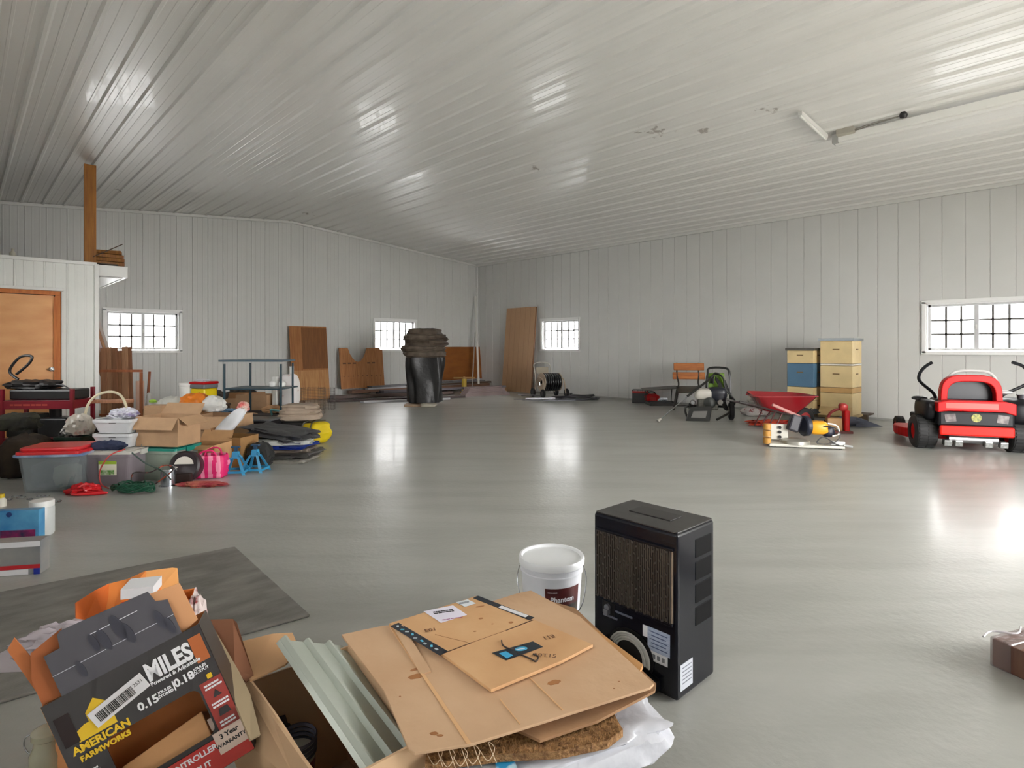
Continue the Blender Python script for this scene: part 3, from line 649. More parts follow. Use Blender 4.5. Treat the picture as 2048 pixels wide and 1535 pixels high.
mb.build('tray',DR,t,solid=.006)
MB().tube(rings[3],.009,6,closed=True).build('rim',mat((180,60,66),.25),t)
for sy in (-1,1):
    MB().tube([(-.82,sy*.24,.47),(-.4,sy*.22,.37),(.1,sy*.16,.25),(.5,sy*.05,.17)],.016,8,sp=3).build('handle',mat((48,34,32),.5),t)
    MB().cyl((-.82,sy*.24,.47),(-.68,sy*.235,.44),.02).build('grip',mat((60,56,54),.5),t)
    MB().tube([(-.16,sy*.2,.3),(-.3,sy*.22,.02),(-.18,sy*.22,.02),(-.02,sy*.18,.27)],.012,8).build('leg',mat((80,26,28),.5),t)
wheel(t,(.5,0,.17),.17,.08,'y',mat((150,30,30)))
# orange rag / tool below
s=spot(1506,1592,830,852,d=.3); mb=MB(); mb.blob((0,0,.05),(s.w*.55,.14,.05),.9,.3,3,6,30,flat=.8); one('orange_tarp','crumpled orange red cloth on floor under the wheelbarrow','cloth',mb,mat((206,74,34),.6,c2=(150,30,26),scale=8),s.loc+c2w(0,-.1,0),CR)
mb=MB(); mb.lathe([(0,0),(.13,0),(.14,.05),(.13,.2),(.12,.26),(0,.27)],20); one('gas_can','round red can standing between wheelbarrow and saws','can',mb,RED,at(1612,846)+c2w(.03,.2,0),CR)
# miter saw
s=spot(1556,1678,812,898,d=.55); t=thing('miter_saw','compound miter saw with yellow motor housing on white base','saw',s.loc-c2w(0,.06,0),CR-R(14)); t.scale=(.78,.78,.78)
WB=mat((206,204,194),.4)
MB().prism([(-.5,-.2),(.62,-.2),(.62,.0),(.3,.1),(.1,.24),(-.3,.24),(-.5,.1)],.045,Matrix.Translation((0,0,.012))).build('base',WB,t,bev=.01)
for x_,y_ in ((-.45,-.16),(.56,-.16),(-.3,.2),(.1,.2)): MB().cyl((x_,y_,0),(x_,y_,.02),.03).build('foot',BLACK,t)
MB().prism(rrect(.3,.26,.02,cx=-.32,cy=.22),.05,Matrix.Translation((0,.1,0))@XZ).build('fence',WB,t,bev=.006)
for z_ in (.3,.22,.14): MB().cyl((-.30,.04,z_),(-.30,.02,z_),.025).build('fence_hole',BLACK,t)
MB().lathe([(0,0),(.22,0),(.22,.05),(.16,.07),(0,.08)],28,(-.08,-.03,.055)).build('turntable',mat((176,174,164),.35,.5),t)
for z_ in (.09,.21,.32): MB().cyl((-.52,-.1,z_-.045),(-.52,-.1,z_+.05),.06,n=18).build('handle_ring',mat((190,138,60),.5),t)
BLU=mat((32,36,52),.4)
mb=MB(); M=Matrix.Translation((.08,.02,.34))@Matrix.Rotation(R(20),4,'Z')@Matrix.Rotation(R(90),4,'Y'); mb.lathe([(0,-.05),(.15,-.05),(.17,-.03),(.17,.03),(.15,.05),(0,.05)],28,M=M); mb.build('blade_guard',BLU,t)
MB().box((-.08,.02,.38),(.18,.13,.28),(0,18,10)).build('arm',mat((44,42,50),.45),t,bev=.03)
MB().blob((.26,.0,.32),(.16,.12,.11),.6,.05,2,3).build('motor_housing',mat((232,164,32),.4),t); MB().blob((.42,.02,.26),(.1,.1,.09),.7,.05,2,2).build('motor_cap',BLU,t)
MB().box((-.16,0,.56),(.62,.05,.05),(0,24,12)).build('handle_bar',mat((168,110,104),.45),t,bev=.015)
mb=MB(); mb.tube([(.3,-.1,.36),(.48,-.16,.34),(.56,-.15,.22),(.44,-.2,.1),(.2,-.24,.1),(.3,-.22,.2),(.5,-.2,.08),(.62,-.1,.08)],.009,7,sp=6); mb.build('power_cord',DKGREY,t)
MB().tube([(.4,-.06,.4),(.54,-.05,.36),(.56,-.08,.24),(.46,-.1,.2)],.012,7,sp=5).build('carry_handle',mat((225,225,220)),t)
MB().box((.52,-.14,.1),(.2,.1,.06)).cyl((.6,-.2,.07),(.72,-.22,.06),.018).build('clamp',mat((196,198,198),.3,.4),t)
# red saw
s=spot(1670,1706,822,868,d=.35); t=thing('table_tool','small red and wood bench tool right of the miter saw','tool',s.loc,CR-R(15))
MB().box((0,0,.02),(.36,.26,.035)).build('base',mat((96,40,34)),t,bev=.005); MB().box((-.05,.0,.13),(.2,.18,.18),ty=.8).build('body',mat((176,136,88),.6),t,bev=.01)
MB().box((.11,-.02,.18),(.07,.16,.32)).build('column',RED,t,bev=.015); MB().tube([(-.14,0,.06),(-.1,0,.28),(.06,0,.36),(.12,0,.3)],.02,sp=5).build('handle',mat((120,30,30)),t); MB().blob((.08,0,.38),(.06,.07,.06),.7,.1,2,1).build('head',mat((196,60,56),.35),t)
mb=MB(); mb.blob((0,0,.08),(.3,.1,.08),1,.15,3,1,24,flat=.8); mb.add([(.15,0,.16),(.52,-.05,.02),(.1,-.12,.01),(.2,.1,.01)],[(0,1,2),(0,3,1),(1,3,2)]); one('grey_cloth','pointed grey cloth lying right of the red bench tool','cloth',mb,mat((96,102,120),.7,var=.3),at(1712,858)+c2w(.02,.3,0),CR-R(10))
s=spot(1640,1668,832,850,d=.3); mb=MB()
for k in range(5): mb.tube([(-.25+.02*k,0,.02),(-.15,.02*k,.16+.02*k),(.05,.03*k,.19),(.22-.02*k,0,.1),(.28,-.03*k,.02)],.011,7,sp=5)
one('power_cord','loops of dark cord between the miter saw and red tool','cord',mb,mat((40,44,52),.4),s.loc,CR)
# ---------------- riding mower ----------------
D0=6.9; pm=c2w((1947-1024)/F*D0+.14,D0+.28,0); t=thing('riding_mower','red zero-turn riding mower seen from behind at the right','mower',pm,CR-R(20)); t.scale=(.93,.93,.93)
MBK=mat((18,19,24),.45,spec=.3)
def tire(x,r,w_,y=0):
    M=Matrix.Translation((x,y,r))@Matrix.Rotation(R(90),4,'Y')
    mb=MB(); mb.lathe([(r*.5,-w_/2),(r*.85,-w_/2),(r*.97,-w_*.42),(r,-w_*.25),(r,w_*.25),(r*.97,w_*.42),(r*.85,w_/2),(r*.5,w_/2),(r*.5,-w_/2)],40,M=M)
    for k in range(30):
        a=2*math.pi*k/30
        for sg in (-1,1):
            mb.box((x+sg*w_*.2,y+math.cos(a)*r*.995,r+math.sin(a)*r*.995),(w_*.34,.028,.014),(math.degrees(a)-90,0,0))
    o=mb.build('wheel',mat((30,30,31),.65),t)
    MB().lathe([(0,-w_*.3),(r*.5,-w_*.42),(r*.5,w_*.42),(0,w_*.3)],24,M=M).build('rim',RED,o)
tire(-.50,.225,.25); tire(.545,.225,.25); tire(-.45,.14,.12,1.3); tire(.45,.14,.12,1.3)
MB().box((0,-.31,.285),(.80,.05,.13)).build('rear_bumper',mat((206,30,18),.4,spec=.25),t,bev=.02)
MB().box((0,-.20,.44),(.82,.22,.20)).box((0,.1,.4),(.7,.5,.28)).build('engine_guard',MBK,t,bev=.03)
MB().prism([(-.42,.52),(-.42,.65),(-.3,.68),(.3,.68),(.42,.65),(.42,.50),(.3,.54),(-.3,.54)],.14,Matrix.Translation((0,-.18,0))@XZ).build('tail_panel',RED,t,bev=.012)
# seat shroud hoop
def arch(w_,h_,n=14,e=.55):
    return [(w_/2*math.copysign(abs(math.cos(a))**e,math.cos(a)),h_*abs(math.sin(a))**e) for a in [math.pi*i/n for i in range(n+1)]]
ao=arch(.68,.37); ai=arch(.53,.28)
mb=MB(); n_=len(ao)
for y0,y1 in ((-.16,-.04),):
    vs_=[(x,y0,.64+z_) for x,z_ in ao]+[(x,y0,.64+z_) for x,z_ in ai]+[(x,y1,.64+z_) for x,z_ in ao]+[(x,y1,.64+z_) for x,z_ in ai]
    fs_=[]
    for i in range(n_-1):
        fs_+=[(i,i+1,n_+i+1,n_+i),(2*n_+i,3*n_+i,3*n_+i+1,2*n_+i+1),(i,2*n_+i,2*n_+i+1,i+1),(n_+i,n_+i+1,3*n_+i+1,3*n_+i)]
    mb.add(vs_,fs_)
mb.build('seat_shroud',RED,t,bev=.012)
mb=MB(); mb.prism([(x*.92,.64+z_*.96) for x,z_ in ao],.12,Matrix.Translation((0.02,.10,.0))@XZ); mb.build('seat_back',mat((24,26,36),.4),t,bev=.04,seg=3)
MB().tube([(x*.86+.06,.02,.66+z_*1.08) for x,z_ in ao[2:-2]],.018,8).build('seat_piping',mat((196,196,194),.3),t)
MB().box((0,.32,.6),(.55,.45,.12)).build('seat_cushion',mat((24,26,36),.4),t,bev=.04,seg=3)
MB().blob((.4,-.02,.78),(.09,.06,.025),.8,.02,1,1).build('armrest',mat((176,178,178),.35),t); MB().cyl((-.25,-.1,.82),(-.33,-.1,.8),.02).build('bolt',CHROME,t)
MB().box((-.05,-.32,.612),(.56,.004,.07)).build('decal_strip',mat((222,80,72),.35),t)
MB().lathe([(0,0),(.055,0),(.055,.006),(0,.006)],20,M=Matrix.Translation((0,-.312,.46))@Matrix.Rotation(R(90),4,'X')).build('emblem',mat((168,160,70),.4,c2=(90,100,50),scale=40),t)
for sx in (-1,1): MB().box((sx*.28,-.312,.45),(.12,.006,.1),(0,sx*8,0)).build('side_vent',mat((66,52,54),.3,c2=(120,110,108),scale=18),t)
MB().blob((-.44,.06,.52),(.09,.28,.14),.5,.04,2,1,24).build('fender',MBK,t); MB().blob((.56,.12,.53),(.2,.36,.17),.5,.04,2,2,24).build('fuel_tank',MBK,t)
MB().cyl((.6,.0,.69),(.6,0,.74),.05).cyl((.6,0,.74),(.6,0,.755),.06).build('fuel_cap',mat((70,72,78),.25),t)
MB().blob((-.48,.2,.66),(.09,.09,.03),.8,.1,3,1).build('lever_boot',BLACK,t)
MB().tube([(-.26,.3,.66),(-.30,.30,.74),(-.42,.31,.86),(-.46,.31,.93),(-.44,.31,1.02),(-.38,.31,1.10),(-.30,.31,1.16)],.022,8,sp=5).build('control_lever',MBK,t)
MB().tube([(.44,.3,.66),(.54,.32,.74),(.76,.34,.86),(.82,.35,.94),(.80,.35,1.04),(.74,.34,1.12),(.62,.33,1.17)],.022,8,sp=5).build('control_lever',MBK,t)
mb=MB(); mb.cyl((-.28,-.22,.17),(.25,-.22,.17),.055,n=18); mb.build('muffler',mat((150,150,152),.3,.8),t)
for x_ in (-.3,-.18,.14,.3): MB().box((x_,-.26,.12),(.09,.08,.08),(10,0,0)).build('bracket',mat((160,162,160),.3,.8,var=.4,scale=30),t,bev=.01)
MB().blob((0,-.05,.25),(.3,.2,.11),.6,.06,3,2).build('engine',mat((48,50,54),.4,.4),t)
MB().prism([(-.55+.12*math.cos(a)-.0,.62+.34*math.sin(a)) for a in [R(90+180*i/10) for i in range(11)]]+[(.62,.3),(.62,.96)],.13,Matrix.Translation((0,.0,.09))).build('mower_deck',RED,t,bev=.02)
MB().box((0,1.0,.32),(.6,.7,.08)).build('foot_platform',MBK,t,bev=.02)
# ---------------- cartons, bins, buckets ----------------
def carton(name,label,loc,rz,w_,d,h,flaps=(40,40,110,110),m=KRAFT,mi=KRAFT2,fl=None,rot=None,cat='box',grp=None,fw=None):
    """open carton; flaps = fold-out angle from upright for front, back, left, right (None = no flap)"""
    t=thing(name,label,cat,loc,rz,grp,rot=rot); T=.006
    mb=MB(); mb.box((0,0,T/2),(w_,d,T)); mb.box((0,-d/2+T/2,h/2),(w_,T,h)).box((0,d/2-T/2,h/2),(w_,T,h)).box((-w_/2+T/2,0,h/2),(T,d-2*T,h)).box((w_/2-T/2,0,h/2),(T,d-2*T,h))
    mb.build('carton_body',m,t)
    fl=fl or d*.48
    for i,a in enumerate(flaps):
        if a is None: continue
        mb=MB(); ww=w_*.985 if i<2 else d*.97
        mb.prism([(-ww/2,0),(ww/2,0),(ww/2-.012,fl if i<2 else (fw or fl)*.98),(-ww/2+.012,fl if i<2 else (fw or fl)*.98)],T*.8,XZ)
        base=[(0,-d/2+.003,h),(0,d/2-.003,h),(-w_/2+.003,0,h),(w_/2-.003,0,h)][i]; yaw=[0,180,-90,90][i]
        mb.build('flap',mi if a<25 else m,t,loc=base,rot=Euler((R(a),0,R(yaw))))
    return t
def bin_(label,loc,rz,w_,d,h,body,lidm=None,name='storage_bin',lift=0,tap=.86,rot=None,contents=None,grp=None,rim=True):
    t=thing(name,label,'storage bin',loc,rz,grp); e=.035
    def rr(k,z,g=0): return [(x,y,z) for x,y in rrect(w_*k-g,d*k-g,e)]
    mb=MB(); R0=rr(tap,0); R1=rr(tap,.004); R2=rr(1,h-.03); R3=[(x*1.04,y*1.05,h-.03) for x,y,_ in R2]; R4=[(x*1.04,y*1.05,h) for x,y,_ in R2]; I1=rr(1,h,.02); I0=rr(tap,.02,.02)
    n=len(R0); rs=[R0,R1,R2,R3,R4,I1,I0]
    mb.add([p for q in rs for p in q],[(j*n+i,j*n+(i+1)%n,(j+1)*n+(i+1)%n,(j+1)*n+i) for j in range(len(rs)-1) for i in range(n)]+[tuple(range(n))[::-1],tuple(range(6*n,7*n))])
    mb.build('tub',body,t,bev=.003)
    if lidm:
        mb=MB(); mb.prism(rrect(w_*1.06,d*1.07,e),.025,z0=h-.002); mb.prism(rrect(w_*.94,d*.92,e),.008,z0=h+.023); mb.build('lid',lidm,t,bev=.005)
        for sx in (-1,1): MB().box((sx*w_*.54,0,h+.0),(.02,d*.3,.05)).build('clasp',lidm,t,bev=.004)
    if contents:
        for i,(x,y,z,a,b_,c_,m) in enumerate(contents):
            MB().blob((x*w_,y*d,z*h),(a*w_,b_*d,c_*h),.5,.12,3,i+2).build('contents',m,t)
    return t
def bucket(label,loc,rz,r,h,m,lidm,name='bucket',hand=True,tap=.86,group=None):
    t=thing(name,label,'bucket',loc,rz,group)
    MB().lathe([(0,.0),(r*tap,.0),(r*(tap+.01),.01),(r*.97,h*.78),(r*1.0,h*.78),(r*1.0,h*.80),(r*.975,h*.81),(r*.98,h*.86),(r*1.02,h*.865),(r*1.02,h*.88),(r*.99,h*.89),(r*.99,h*.95),(0,h*.95)],40).build('body',m,t)
    if lidm: MB().lathe([(r*1.0,h*.90),(r*1.05,h*.90),(r*1.06,h*.97),(r*1.03,h),(r*.97,h*1.0),(r*.93,h*.965),(0,h*.965)],40).build('lid',lidm,t)
    if hand:
        MB().tube([(-r*1.03,0,h*.83),(-r*1.1,-.02,h*.6),(-r*.8,-r*.75,h*.30),(0,-r*1.08,h*.18),(r*.8,-r*.75,h*.30),(r*1.1,-.02,h*.6),(r*1.03,0,h*.83)],.0025,6,sp=6).build('handle',STEEL,t)
        MB().cyl((-r*.3,-r*1.06,h*.2),(r*.3,-r*1.06,h*.2),.008,n=10).build('grip',WHITE,t)
    return t
CLR=mat((150,158,160),.25,alpha=.5,var=.15,scale=4); CLR2=mat((160,150,156),.25,alpha=.6,var=.12,scale=4); CLRG=mat((176,188,174),.25,alpha=.6,var=.1)
MILK=mat((218,220,222),.3,alpha=.9,var=.06)
# three big bins at the front of the clutter
s=spot(28,146,893,986,d=.38,dr=8); b1=bin_('clear storage bin with a red lid rim, front left of the clutter',s.loc,s.rz,s.w*.93,.38,.34,CLR,mat((206,44,50),.35),
  contents=[(-.2,0,.4,.2,.3,.32,mat((44,56,90))),(.18,-.1,.35,.16,.28,.3,mat((200,205,190))),(.2,-.25,.25,.14,.1,.2,mat((40,120,104))),(-.02,.1,.5,.2,.3,.3,mat((90,94,100)))])
zb=s.loc.z
MB().prism(rrect(.50,.36,.06),.035,z0=.362).build('lid_crown',mat((206,44,50),.35),b1,bev=.016); MB().prism(rrect(.56,.42,.05),.02,z0=.318).build('rim_band',mat((96,122,164),.3,c2=(205,208,214),scale=4),b1,bev=.004)
s2=spot(160,258,906,974,d=.36,dr=2); b2=bin_('clear storage bin with a green and white paper label on its front',s2.loc,s2.rz,s2.w,.36,.30,CLR2,mat((200,198,190),.3,alpha=.95),
  contents=[(0,0,.45,.4,.4,.4,mat((120,104,112)))])
l=MB(); l.box((.02,-.178,.17),(.16,.003,.12)); q=l.build('paper_label',mat((222,222,200),.5),b2); MB().box((.02,-.1795,.135),(.12,.002,.045)).build('green_print',mat((84,140,60),c2=(200,210,180),scale=30),b2); MB().box((.02,-.18,.225),(.16,.002,.03)).build('green_print',mat((150,180,50)),b2)
s3=spot(264,358,896,962,d=.38,dr=-6); b3=bin_('clear storage bin with a teal lid, under the open carton',s3.loc,s3.rz,s3.w,.38,.29,CLRG,mat((16,130,116),.35),
  contents=[(0,0,.42,.36,.36,.36,mat((196,200,186)))])
# small white bins stacked on second bin
wb=s2.loc+Vector((0,0,.335))+c2w(-.03,.08,0)
for i in range(2):
    b=bin_('small white see-through bin, %s of the stacked pair'%('lower','upper')[i],wb+Vector((0,0,i*.135)),s2.rz,.36,.27,.132,MILK,None,grp='stacked small white bins',tap=.8)
    MB().box((.01,-.136,.105),(.06,.008,.016)).build('handle_slot',BLACK,b)
def rag(name,label,loc,rx,ry,rz_,m,seed,cat='cloth',amp=.28,e=.9,ang=0,n=32,flat=.7,bump=None,grp=None):
    mb=MB(); mb.blob((0,0,rz_*flat),(rx,ry,rz_),e,amp,3.2,seed,n,flat=flat); return one(name,label,cat,mb,m,loc,CR+R(ang),grp)
NAVY=mat((44,54,84),.8,var=.3,scale=8,bump=.5,bscale=9)
rag('navy_cloth','crumpled navy cloth in front of the small white bins',s2.loc+Vector((0,0,.335))+c2w(-.0,-.13,0),.15,.05,.05,NAVY,3)
rag('paper_scrap','crumpled white and red paper on the labelled bin edge',s2.loc+Vector((0,0,.335))+c2w(-.18,-.11,0),.08,.05,.02,mat((206,196,188),c2=(190,80,70),scale=12),5,'paper')
# stuff in upper white bin
rag('white_cloth','white and lilac cloth spilling from the small white bins',wb+c2w(.03,-.0,.275),.12,.09,.05,mat((222,222,232),.7,c2=(150,140,180),scale=14,lo=.55,hi=.7),7,amp=.3)
rag('plastic_bag','pale see-through plastic bag with red bits, left of the white bins',atD(160,862,5.9)+Vector((0,0,-.03)),.13,.1,.12,mat((222,214,202),.3,c2=(200,90,70),scale=8,lo=.6,hi=.72,alpha=.9),9,'bag',.2)
rag('plastic_bag','small dark bag with white pieces beside the red shelf post',atD(142,885,6.1)-Vector((0,0,.02)),.09,.1,.12,mat((60,56,58),.4,c2=(210,205,200),scale=12,lo=.5,hi=.6),12,'bag',.25)
# basket with hoop handle
pb=atD(214,838,6.4); pb.z=.0; t=thing('basket','dark oval basket with a tall cream hoop handle and white liner','basket',pb,CR)
MB().lathe([(0,0),(.16,0),(.24,.42),(.26,.44),(.24,.44),(.2,.3),(0,.3)],24).build('basket_body',mat((84,66,58),.7,var=.4,scale=20),t)
MB().tube([(-.24,0,.2),(-.24,0,.55),(-.16,.02,.72),(0,.03,.78),(.14,.02,.74),(.22,0,.6),(.25,0,.42)],.014,8,sp=5).build('handle',mat((226,214,182),.5),t)
MB().blob((.06,0,.44),(.2,.17,.06),.8,.3,3,4,24).build('liner',mat((224,224,226),.6),t)
pt=atD(215,832,7.0); mb=MB(); mb.box((0,0,0),(.55,.1,.04),(0,0,0)); one('wood_plank','pinkish wood plank lying across behind the hoop basket','board',mb,wood((204,150,116),(170,116,84)),(pt.x,pt.y,.62),CR+R(8))
# open carton on the teal bin
so=spot(268,368,822,893,z=.335,d=.32,dr=-8)
carton('open_carton','open brown carton with raised flaps standing on the teal-lidded bin',so.loc,so.rz,.44,.32,.28,(150,40,120,125),fl=.13)
sb=spot(232,268,850,893,z=0,D=6.0,d=.3); carton('brown_carton','plain brown carton squeezed behind the small white bins',c2w((250-1024)/F*6.0,6.15,0),CR,.3,.28,.5,(None,None,None,None))
# low cartons to the right
sl=spot(366,432,893,950,D=5.75,d=.3,dr=-5); carton('low_carton','low open tan carton behind the pink striped bag',c2w((398-1024)/F*5.8,5.95,0),CR-R(6),.36,.3,.29,(100,30,60,None),m=TAN,mi=KRAFT2,fl=.12)
sc=spot(366,470,838,905,D=6.7,d=.5); carton('big_carton','big brown carton with a raised left flap and orange bag on top',c2w((425-1024)/F*6.75,7.0,0),CR-R(4),.52,.42,.46,(165,100,20,170),fl=.16,fw=.14)
sr=c2w((458-1024)/F*6.1,6.25,0); carton('curved_carton','crushed brown carton holding a white bag, left of the tarps',sr,CR-R(12),.34,.3,.32,(None,None,20,None),m=mat((160,120,74),.8,var=.15,bump=.3,bscale=5),fl=.1)
mb=MB(); mb.blob((0,0,0),(.07,.05,.22),.8,.12,3,2,24); one('white_bag','tall white paper bag leaning in the crushed carton','bag',mb,mat((226,228,232),.6,var=.1,scale=8),sr+Vector((-.06,.03,.45)),rot=(R(-12),R(42),CR))
rag('red_white_bag','small red and white bag at the tip of the white paper bag',sr+c2w(.06,.05,.58),.06,.05,.06,mat((214,60,60),c2=(225,220,205),scale=10),4,'bag',.2)
rag('orange_bag','bright orange plastic bag crumpled on the big carton',c2w((382-1024)/F*6.9,7.0,.50),.17,.14,.13,mat((232,130,34),.35,var=.3,scale=4,bump=.5,bscale=7),3,'bag',.16)
rag('white_bag','white plastic bag on the big carton, right of the orange bag',c2w((418-1024)/F*6.9,7.0,.50),.14,.12,.11,mat((222,222,218),.35,var=.15,scale=4,bump=.4,bscale=7),6,'bag',.15)
rag('grey_bag','pale grey bag bulging behind the open carton',c2w((338-1024)/F*6.9,7.0,.44),.2,.14,.14,mat((196,196,188),.4,var=.15,scale=4),8,'bag',.14)
carton('brown_carton','brown carton standing behind the open carton, holding a pale bag',c2w((340-1024)/F*6.9,7.0,0),CR,.44,.36,.45,(None,None,None,None))
rag('green_scrap','small lime green piece on the carton edge',c2w((300-1024)/F*6.6,6.65,.64),.04,.03,.02,mat((150,190,60)),2,'scrap',.2)
MB_=MB(); MB_.box((0,0,.3),(.2,.2,.6)); one('brown_carton','narrow brown carton under the lime green piece','box',MB_,KRAFT,c2w((300-1024)/F*6.6,6.75,0),CR)
# buckets behind
st=c2w((398-1024)/F*7.9,8.0,0); MB().box((0,0,0),(.01,.01,.01))
t0=thing('low_bench','low dark work bench carrying the white and yellow buckets','bench',c2w((385-1024)/F*7.8,7.95,0),CR)
MB().box((0,0,.47),(.7,.4,.03)).build('top',wood((90,70,52),(64,48,36)),t0)
for x_ in (-.32,.32):
    for y_ in (-.17,.17): MB().box((x_,y_,.228),(.04,.04,.455)).build('leg',wood((90,70,52),(64,48,36)),t0)
bucket('plain white bucket beside the yellow and red one',c2w((367-1024)/F*7.8,7.9,.486),CR,.105,.30,WHITE,WHITE,hand=False)
yb=c2w((402-1024)/F*7.8,7.88,.486); t=thing('bucket','square yellow pail with grey band and red lid','bucket',yb,CR-R(20))
MB().box((0,0,.115),(.24,.22,.23),tx=1.04,ty=1.04).build('body',mat((232,204,20),.35,c2=(225,200,170),scale=3,lo=.62,hi=.66),t,bev=.02); MB().box((0,0,.26),(.26,.24,.06)).build('collar',mat((110,112,116),.4),t,bev=.015)
MB().box((0,0,.305),(.27,.25,.035)).build('lid',RED,t,bev=.012); MB().lathe([(0,0),(.035,0),(.035,.003),(0,.003)],16,M=Matrix.Translation((-.06,-.113,.07))@Matrix.Rotation(R(90),4,'X')).build('red_dot',RED,t)
rag('white_scrap','white crumpled wrap lying on the red pail lid',yb+Vector((-.02,0,.323)),.09,.06,.02,PAPER,4,'scrap')
# wooden frame and leaning boards by the small room
p0=c2w((221-1024)/F*8.3,8.45,0); t=thing('timber_frame','thin reddish wooden rectangular frame standing before leaning boards','frame',p0,CR)
m_=8.3/F; WF=wood((178,106,66),(150,84,50)); hF=H-(740-HOR)*m_
MB().box((0,0,hF-.015),(100*m_,.03,.035)).build('rail',WF,t); MB().box((0,0,.28),(100*m_-.06,.03,.035)).build('rail',WF,t)
for sx in (-1,1): MB().box((sx*(50*m_-.015),0,(hF-.035)/2),(.03,.032,hF-.035)).build('stile',WF,t)
random.seed(5)
BW=[wood((182,132,98),(156,108,78)),wood((200,154,118),(170,124,92)),wood((166,116,86),(140,94,66))]
for i in range(6):
    u=206+i*11; D=9.6; base=c2w((u+2-1024)/F*D,D,.0); a=onA(232,720,YA).copy(); h_=1.25+random.uniform(-.04,.04)
    mb=MB(); mb.box((0,0,h_/2),(.095,.02,h_)); one('short_board','short reddish wood board leaning by small room, '+['leftmost','second from left','third from left','third from right','second from right','rightmost'][i],'board',mb,BW[i%3],base+Vector((0,.04*(i%2),.02)),rot=(R(-9),R(-8+1.5*random.random()),CR),group='short boards leaning beside the small room')
for i in range(5):
    base=c2w((226+i*5-1024)/F*9.9,9.95+.05*i,.02); tip=Vector((RX+.16+.05*i,base.y+.75,2.08-.03*i)); mb=MB(); d_=tip-base; L=d_.length
    mb.box((0,0,L/2),(.055,.018,L)); q=d_.to_track_quat('Z','Y').to_euler()
    one('trim_board','long thin trim board leaning up past window, '+['tallest, leftmost','second from left','middle one, pale edge','second from right','rightmost'][i],'board',mb,[BW[2],BW[0],mat((208,190,196),.5),BW[1],mat((200,186,180),.5)][i],base,rot=q,group='long trim boards leaning by the far window')
mb=MB(); mb.cyl((0,0,0),(0,0,.42),.055,n=18); one('cardboard_tube','pale pinkish cardboard tube standing right of the wood frame','tube',mb,mat((226,188,164),.6),c2w((280-1024)/F*8.6,8.6,.35),CR)
carton('brown_carton','brown carton on floor under the pale cardboard tube',c2w((284-1024)/F*8.6,8.7,0),CR,.34,.3,.34,(None,None,None,None))
mb=MB(); mb.cyl((0,0,0),(.04,0,.55),.018); one('stick','short brown wooden stick standing up beside the cardboard tube','stick',mb,wood((160,90,56),(130,70,40)),c2w((290-1024)/F*8.8,8.85,.35),CR)
rag('white_statue','small white bottle-like piece right of the brown stick',c2w((298-1024)/F*8.7,8.7,.35),.04,.04,.14,WHITE,3,'bottle',.15)
# red shelf with black tools at left edge
pr_=c2w((62-1024)/F*6.5,6.75,0); t=thing('metal_shelf','maroon metal shelving unit with black tool cases, at the left edge','shelf',pr_,CR+R(4)); m_=6.5/F
MAR=mat((120,18,34),.35)
for sx in (-1,1):
    for sy in (-.18,.18): MB().box((sx*.38,sy,.40),(.035,.035,.80)).build('post',MAR,t)
for z_ in (.62,.22): MB().box((0,0,z_),(.76,.38,.10 if z_>.5 else .04)).build('shelf_tray',MAR,t,bev=.004)
scribble(t,frontM(-.08,.62,-.1925),.42,.035,1,mat((170,70,56)))
carton('tool_case','x',(0,-100,0),0,.1,.1,.1) if 0 else None
tc=lambda nm,lab,x,y,z,d_,m,**k: one(nm,lab,'case',MB().box((0,0,d_[2]/2),d_),m,pr_+c2w(x,y,z),CR+R(k.get('a',0)),bev=.02)
tc('tool_case','long black tool case on top of the maroon shelf',.02,.0,.672,(.72,.3,.12),BLACK)
rag('black_bag','black tool bag slumped on the left end of the case',pr_+c2w(-.18,.0,.795),.28,.16,.06,mat((28,26,26),.5,bump=.4),4,'bag',.15,.7)
MB_=MB(); MB_.tube([(-.1,0,0),(-.2,0,.1),(-.08,0,.26),(.06,0,.27),(.02,0,.18),(-.12,0,.06)],.015,8,sp=5); one('hose_loop','loop of thick black hose sticking up at the left edge','hose',MB_,BLACK,pr_+c2w(-.26,0,.9),CR)
MB_=MB(); MB_.tube([(-.12,0,0),(0,0,.05),(.12,0,.03),(.24,0,-.08)],.008,8,sp=5); one('black_cable','thin black cable arching down over right end of the case','cable',MB_,BLACK,pr_+c2w(.12,-.05,.79),CR)
tc('toolbox','black square toolbox on the lower maroon shelf, left of the drill case',-.22,-.02,.242,(.3,.28,.26),mat((40,42,40),.5))
tc('drill_case','black drill case with side handles on the lower maroon shelf',.16,-.02,.242,(.34,.28,.22),BLACK)
mb=MB(); mb.cyl((0,0,0),(0,0,.12),.06); one('black_canister','short black canister on top of the drill case','can',mb,BLACK,pr_+c2w(.08,0,.463),CR)
rag('canvas_bag','dark brown canvas bag at the left edge behind the red-lidded bin',c2w((12-1024)/F*5.5,5.75,0),.22,.18,.24,mat((66,54,42),.9,c2=(34,28,24),scale=5,bump=.5,bscale=12),6,'bag',.12,.7)
rag('olive_bag','olive black bag on top of the brown canvas bag',c2w((18-1024)/F*5.9,6.0,.42),.2,.14,.1,mat((60,60,46),.8,c2=(30,30,26),scale=6),8,'bag',.16,.7)
bin_('dark green plastic tub behind the two lidded bins',c2w((140-1024)/F*5.9,6.0,0),CR,.3,.28,.36,mat((28,56,44),.4),None,name='green_tub')
